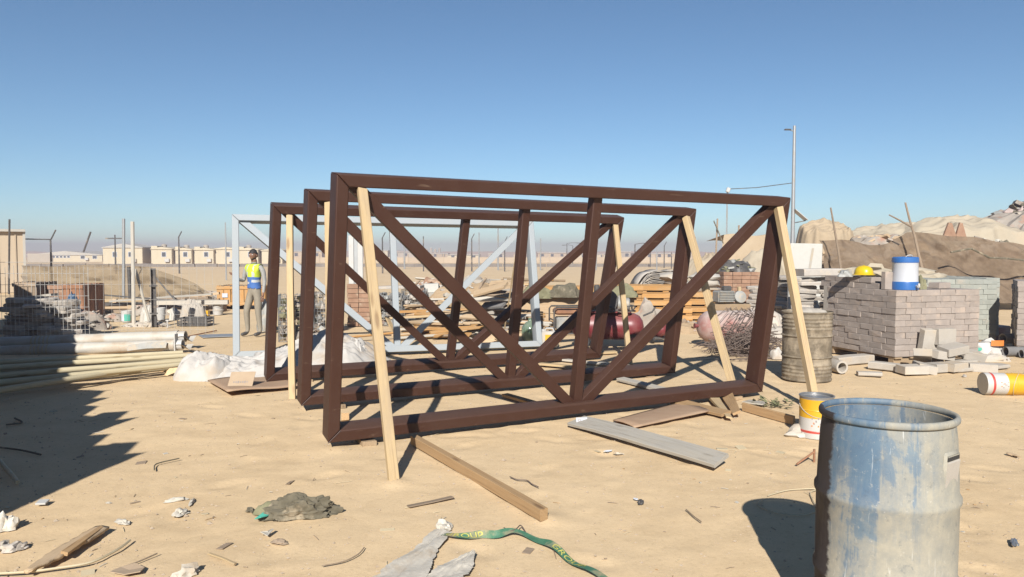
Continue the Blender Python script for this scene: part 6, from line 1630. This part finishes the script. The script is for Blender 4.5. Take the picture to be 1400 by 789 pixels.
d = G(1088, 634, .01) - G(1113, 630); MB().tube([(0, 0, -.01), (0, 0, .09)], .010, 6).build('upright', 'rust', t); MB().tube([(0, 0, .07), (d.x, d.y - .02, .012)], .008, 6).build('side_rod', 'rust', t)
# grey plastic strips at bottom centre
def film_strip(label, a, b, w0, w1, seed):
    pa, pb_ = G(*a), G(*b); M, L = along(pa, pb_)
    def fn(u, v):
        w_ = w0 + (w1 - w0) * u
        rg = .6 * (1 - abs(noise.noise(Vector((u * 2 + seed, v * 4.0, seed)))) * 2) + .7 * (1 - abs(noise.noise(Vector((u * 5 + seed, v * 11.0, seed)))) * 2)
        e_ = .22 * noise.noise(Vector((u * 13, seed, 3 if v > .5 else 8))) + .10 * noise.noise(Vector((u * 40, seed, 3 if v > .5 else 8)))
        return Vector((u * L + .02 * noise.noise(Vector((v * 9, seed, 1))), (v - .5) * w_ * (1 + .15 * math.sin(u * 7 + seed) + e_), .012 + .022 * rg * math.sin(math.pi * min(max(v, .05), .95)) * .32 + .004 * math.sin(u * 11 + v * 6)))
    o = MB().sheet(60, 30, fn).build('plastic_strip', 'grey_film', None, 60); o.matrix_world = M
    return tag(o, label, 'plastic')
film_strip('long grey plastic strip tied to the green strap', (606, 728), (540, 800), .10, .24, 2)
film_strip('shorter grey plastic strip right of the tied one', (648, 757), (600, 800), .03, .26, 5)
# the strap with its printed lettering
SPX = [(606, 733), (622, 737), (640, 737), (660, 733), (680, 735), (700, 731), (720, 734), (742, 743), (762, 755), (785, 771), (806, 783), (840, 800)]
ps = [G(*p_) for p_ in SPX]; cl = []
for i in range(len(ps) - 1):
    for k in range(8):
        u = k / 8; a = ps[max(i - 1, 0)]; b = ps[i]; c_ = ps[i + 1]; d = ps[min(i + 2, len(ps) - 1)]
        cl.append(.5 * ((2 * b) + (c_ - a) * u + (2 * a - 5 * b + 4 * c_ - d) * u * u + (3 * b - a - 3 * c_ + d) * u ** 3))
arc = [0]
for i in range(1, len(cl)): arc.append(arc[-1] + (cl[i] - cl[i - 1]).length)
SW = .044
def strap_pt(s, y, dz=0.0):
    s = min(max(s, 0), arc[-1] - 1e-6); i = max(j for j in range(len(arc) - 1) if arc[j] <= s); k = (s - arc[i]) / (arc[i + 1] - arc[i])
    p_ = cl[i].lerp(cl[i + 1], k); tn = (cl[min(i + 2, len(cl) - 1)] - cl[max(i - 1, 0)]).normalized(); nn = Vector((-tn.y, tn.x, 0))
    f = s / arc[-1]
    tw = 1.25 * math.exp(-((f - .22) / .10) ** 2) + .5 * math.exp(-((f - .55) / .08) ** 2)
    return p_ + nn * (y * math.cos(tw)) + Vector((0, 0, .012 + abs(y * math.sin(tw)) * .5 + y * math.sin(tw) + .010 * math.sin(f * 23) + dz))
t = thing('green_strap', 'green webbing strap with yellow lettering lying at the bottom centre', 'strap', (0, 0, 0))
MB().sheet(90, 4, lambda u, v: strap_pt(u * arc[-1], (v - .5) * SW)).build('webbing', 'strap_green', t, 60)
for body, s0, s1 in (('GROUP', .60, .84), ('GROUP', .02, .20)):
    me = text_mesh(body, 1.0, 'strap_yellow', None, None, None)
    xs_ = [v.co.x for v in me.vertices]; ys_ = [v.co.y for v in me.vertices]
    for v in me.vertices:
        f = (v.co.x - min(xs_)) / (max(xs_) - min(xs_)); g_ = (v.co.y - min(ys_)) / (max(ys_) - min(ys_)) - .5
        v.co = strap_pt(arc[-1] * (s0 + (s1 - s0) * f), g_ * SW * .72, .0025)
    o = bpy.data.objects.new('lettering', me); S.collection.objects.link(o); o.parent = t

# straw, splinters and chips trodden into the sand
random.seed(77); mb = MB()
for i in range(420):
    y = 2.7 + 8.5 * random.random() ** 1.3; x = random.uniform(-.72, .76) * y; a = random.uniform(0, 3.14); l = random.choice((.02, .03, .04, .06, .10)) * random.uniform(.7, 1.3)
    z = ground_z(x, y) + .004; d = Vector((math.cos(a), math.sin(a), random.uniform(-.06, .12))) * l / 2; mi = random.choice((0, 0, 1, 1, 2, 3))
    if i % 3: mb.tube([Vector((x, y, z)) - d, Vector((x, y, z + .002)), Vector((x, y, z)) + d], random.uniform(.0012, .0028), 4, mi)
    else: mb.box((x, y, z), (l * .7, l * random.uniform(.2, .6), .004), Matrix.Rotation(a, 3, 'Z') @ Matrix.Rotation(random.uniform(-.3, .3), 3, 'X'), 0, mi)
tag(mb.build('trodden_litter', ['reed', 'dark_timber', 'paper', 'tan_timber']), 'straw, splinters and chips trodden into the sand', 'litter', None, 'stuff')

# ------------------------------------------------------------------ the worker
def skinned(chains, name):
    """chains: list of (list of (x,y,z,radius)); first vertex of the first chain is the root, later chains start at an index into the joint dict"""
    vs, es, rad, ix = [], [], [], {}
    def vid(p_, r):
        k = tuple(round(c_, 4) for c_ in p_)
        if k not in ix: ix[k] = len(vs); vs.append(p_); rad.append(r)
        return ix[k]
    for ch in chains:
        pv = None
        for (x, y, z, r) in ch:
            i = vid((x, y, z), r)
            if pv is not None and pv != i: es.append((pv, i))
            pv = i
    me = bpy.data.meshes.new(name); me.from_pydata(vs, es, [])
    ob = bpy.data.objects.new(name, me); S.collection.objects.link(ob)
    sk = ob.modifiers.new('skin', 'SKIN'); sk.use_smooth_shade = True; sk.branch_smoothing = .6
    sd = ob.modifiers.new('sub', 'SUBSURF'); sd.levels = 2; sd.render_levels = 2
    for i, r in enumerate(rad):
        me.skin_vertices[0].data[i].radius = (r, r * .92)
    me.skin_vertices[0].data[0].use_root = True
    bpy.context.view_layer.update()
    out = bpy.data.meshes.new_from_object(ob.evaluated_get(bpy.context.evaluated_depsgraph_get()))
    bpy.data.objects.remove(ob)
    return out
q = G(349, 459)
wk = thing('person', 'worker in a lime and blue vest standing beyond the pale truss post', 'person', (q.x, q.y, 0), R(-28))
# faces local -Y; x positive is the person's left
pel = (0, 0, .90, .125)
def fingers(w0, pdir, side):
    """five fingers growing from a palm; w0 palm end, pdir direction of the hand"""
    d = Vector(pdir).normalized(); s = Vector(side).normalized(); n_ = d.cross(s).normalized(); out = []
    c_ = Vector(w0[:3])
    for i, l in enumerate((.062, .072, .067, .054)):
        b = c_ + s * (.026 - .0175 * i); m1 = b + d * l * .5 + n_ * .006; e = b + d * l + n_ * .022
        out.append([w0, (*b, .010), (*m1, .009), (*e, .007)])
    pc = c_ - d * .05
    out.append([(*pc, .022), (*(pc + s * .032 + d * .012), .012), (*(pc + s * .042 + d * .045 + n_ * .01), .010)])
    return out, (*pc, .022)
body = [[pel, (0, -.005, 1.02, .128), (0, -.01, 1.17, .145), (0, -.005, 1.31, .150), (0, .01, 1.40, .085), (0, .0, 1.455, .055), (0, -.015, 1.52, .062)]]
# legs: weight on the left leg, the right set forward
body += [[pel, (.09, .0, .82, .095), (.10, -.01, .48, .068), (.11, .03, .10, .044), (.115, -.02, .045, .042), (.12, -.14, .035, .034)],
         [pel, (-.09, -.01, .82, .095), (-.12, -.10, .48, .068), (-.13, -.06, .10, .044), (-.135, -.11, .045, .042), (-.14, -.23, .035, .034)]]
# left arm hangs, right arm raised to the steel post
lf, lp = fingers((.275, -.055, .735, .018), (0.05, -.25, -1), (-.2, -1, .2))
rf, rp = fingers((-.22, -.33, 1.20, .018), (-.2, -.6, .6), (-.6, .3, .6))
body += [[(0, -.005, 1.31, .150), (.165, .005, 1.355, .062), (.215, .02, 1.27, .054), (.245, .03, 1.07, .042), (.262, -.02, .88, .031), lp, (.275, -.055, .735, .018)],
         [(0, -.005, 1.31, .150), (-.165, .0, 1.355, .062), (-.215, -.02, 1.27, .054), (-.27, -.02, 1.07, .042), (-.24, -.22, 1.11, .032), rp, (-.22, -.33, 1.20, .018)]]
body += lf + rf
me = skinned(body, 'body')
for m_ in ('trousers', 'shirt', 'skin', 'dark_steel'): me.materials.append(MATS[m_])
for f_ in me.polygons:
    c_ = f_.center
    arm = abs(c_.x) > .19 or (c_.x < -.2)
    if c_.z < .085: k = 3
    elif arm and (c_.z < .85 or (c_.y < -.24 and c_.x < -.15 and c_.z > 1.0)): k = 2
    elif c_.z > 1.435: k = 2
    elif arm or c_.z > .93: k = 1
    else: k = 0
    if c_.z < .93 and abs(c_.x) < .19 and c_.z > .085: k = 0
    f_.material_index = k; f_.use_smooth = True
ob = bpy.data.objects.new('body', me); S.collection.objects.link(ob); ob.parent = wk
# vest: a shell just outside the torso
b = bmesh.new(); b.from_mesh(me); b.normal_update()
kill = [f_ for f_ in b.faces if not (.93 < f_.calc_center_median().z < 1.40 and abs(f_.calc_center_median().x) < .175)]
bmesh.ops.delete(b, geom=kill, context='FACES'); b.normal_update()
for v in b.verts: v.co += v.normal * .016
vm = bpy.data.meshes.new('vest'); b.to_mesh(vm); b.free(); vm.materials.clear()
for m_ in ('vest_lime', 'vest_blue', 'vest_band'): vm.materials.append(MATS[m_])
for f_ in vm.polygons:
    c_ = f_.center
    f_.material_index = 2 if (1.035 < c_.z < 1.075) or (c_.z > 1.14 and .065 < abs(c_.x) < .095) else (1 if c_.z < 1.13 else 0); f_.use_smooth = True
ob = bpy.data.objects.new('vest', vm); S.collection.objects.link(ob); ob.parent = wk
# head: shaped skull with nose, brow, chin, ears
HM = Matrix.Translation((0, -.02, 1.575)) @ Matrix.Rotation(R(18), 4, 'Z')
b = bmesh.new(); bmesh.ops.create_uvsphere(b, u_segments=24, v_segments=18, radius=1)
for v in b.verts:
    x, y, z = v.co
    k = 1.0
    sx, sy, sz = .076, .094, .112
    if z < 0: sx *= 1 + .32 * z; sy *= 1 + .16 * z                      # jaw narrows
    X, Y_, Z_ = x * sx, y * sy, z * sz
    if y < -.5 and abs(x) < .25: Y_ -= .020 * math.exp(-((z + .12) / .17) ** 2) * (1 - abs(x) / .25)   # nose
    if y < -.4: Y_ -= .006 * math.exp(-((z - .22) / .1) ** 2); Y_ += .008 * math.exp(-((z - .06) / .09) ** 2) * math.exp(-((abs(x) - .38) / .16) ** 2)
    if y < -.4 and z < -.7: Y_ -= .010
    v.co = (X, Y_, Z_)
hm = bpy.data.meshes.new('head'); b.to_mesh(hm); b.free(); hm.materials.append(MATS['skin']); hm.materials.append(MATS['hair'])
for f_ in hm.polygons:
    c_ = f_.center; f_.use_smooth = True
    if c_.z < -.062 and c_.y < .03 and not (abs(c_.x) < .022 and c_.y < -.06 and c_.z > -.08): f_.material_index = 1       # beard
head = bpy.data.objects.new('head', hm); S.collection.objects.link(head); head.parent = wk; head.matrix_local = HM
for s in (-1, 1):
    MB().lathe([(.001, -.004), (.010, -.002), (.012, .003), (.001, .006)], 12, Matrix.Translation((s * .030, -.083, .010)) @ Matrix.Rotation(R(90), 4, 'X')).build('eye', 'eye_white', head, 60)
    mb = MB(); mb.rock((s * .078, .005, -.01), .024, s + 3, 2, (.4, .7, 1.2), .1); mb.build('ear', 'skin', head, 60)
    MB().tube([(s * .016, -.092, .030), (s * .032, -.089, .036), (s * .048, -.078, .030)], .005, 6).build('eyebrow', 'hair', head)
MB().tube([(-.024, -.086, -.058), (0, -.093, -.056), (.024, -.086, -.058)], .005, 6).build('mouth', 'terracotta', head, 60)
b = bmesh.new(); bmesh.ops.create_uvsphere(b, u_segments=24, v_segments=16, radius=1)
for v in b.verts:
    x, y, z = v.co
    v.co = (x * .084, y * .100 + .006, max(z, -.35 if y > .15 else (.30 if y < -.2 else -.05)) * .122 + .004 * noise.noise(Vector((x * 5, y * 5, z * 5))))
hm = bpy.data.meshes.new('hair'); b.to_mesh(hm); b.free(); hm.materials.append(MATS['hair'])
for f_ in hm.polygons: f_.use_smooth = True
hr = bpy.data.objects.new('hair', hm); S.collection.objects.link(hr); hr.parent = head

# ------------------------------------------------------------------ dusty air
hz = MB().box((0, 330, 5.25), (1900, 900, 13.5))
ho = hz.build('haze', 'sand'); ho.data.materials.clear()
mh = bpy.data.materials.new('dusty_air'); mh.use_nodes = True; nh = mh.node_tree
for x in list(nh.nodes):
    if x.type == 'BSDF_PRINCIPLED': nh.nodes.remove(x)
pv = nh.nodes.new('ShaderNodeVolumePrincipled')
pv.inputs['Color'].default_value = (0.57, 0.50, 0.575, 1)
pv.inputs['Density'].default_value = 0.0021
pv.inputs['Anisotropy'].default_value = 0.0
nh.links.new(pv.outputs[0], [x for x in nh.nodes if x.type == 'OUTPUT_MATERIAL'][0].inputs['Volume'])
ho.data.materials.append(mh)
tag(ho, 'thin dusty haze over the whole plain', 'haze', None, 'stuff')
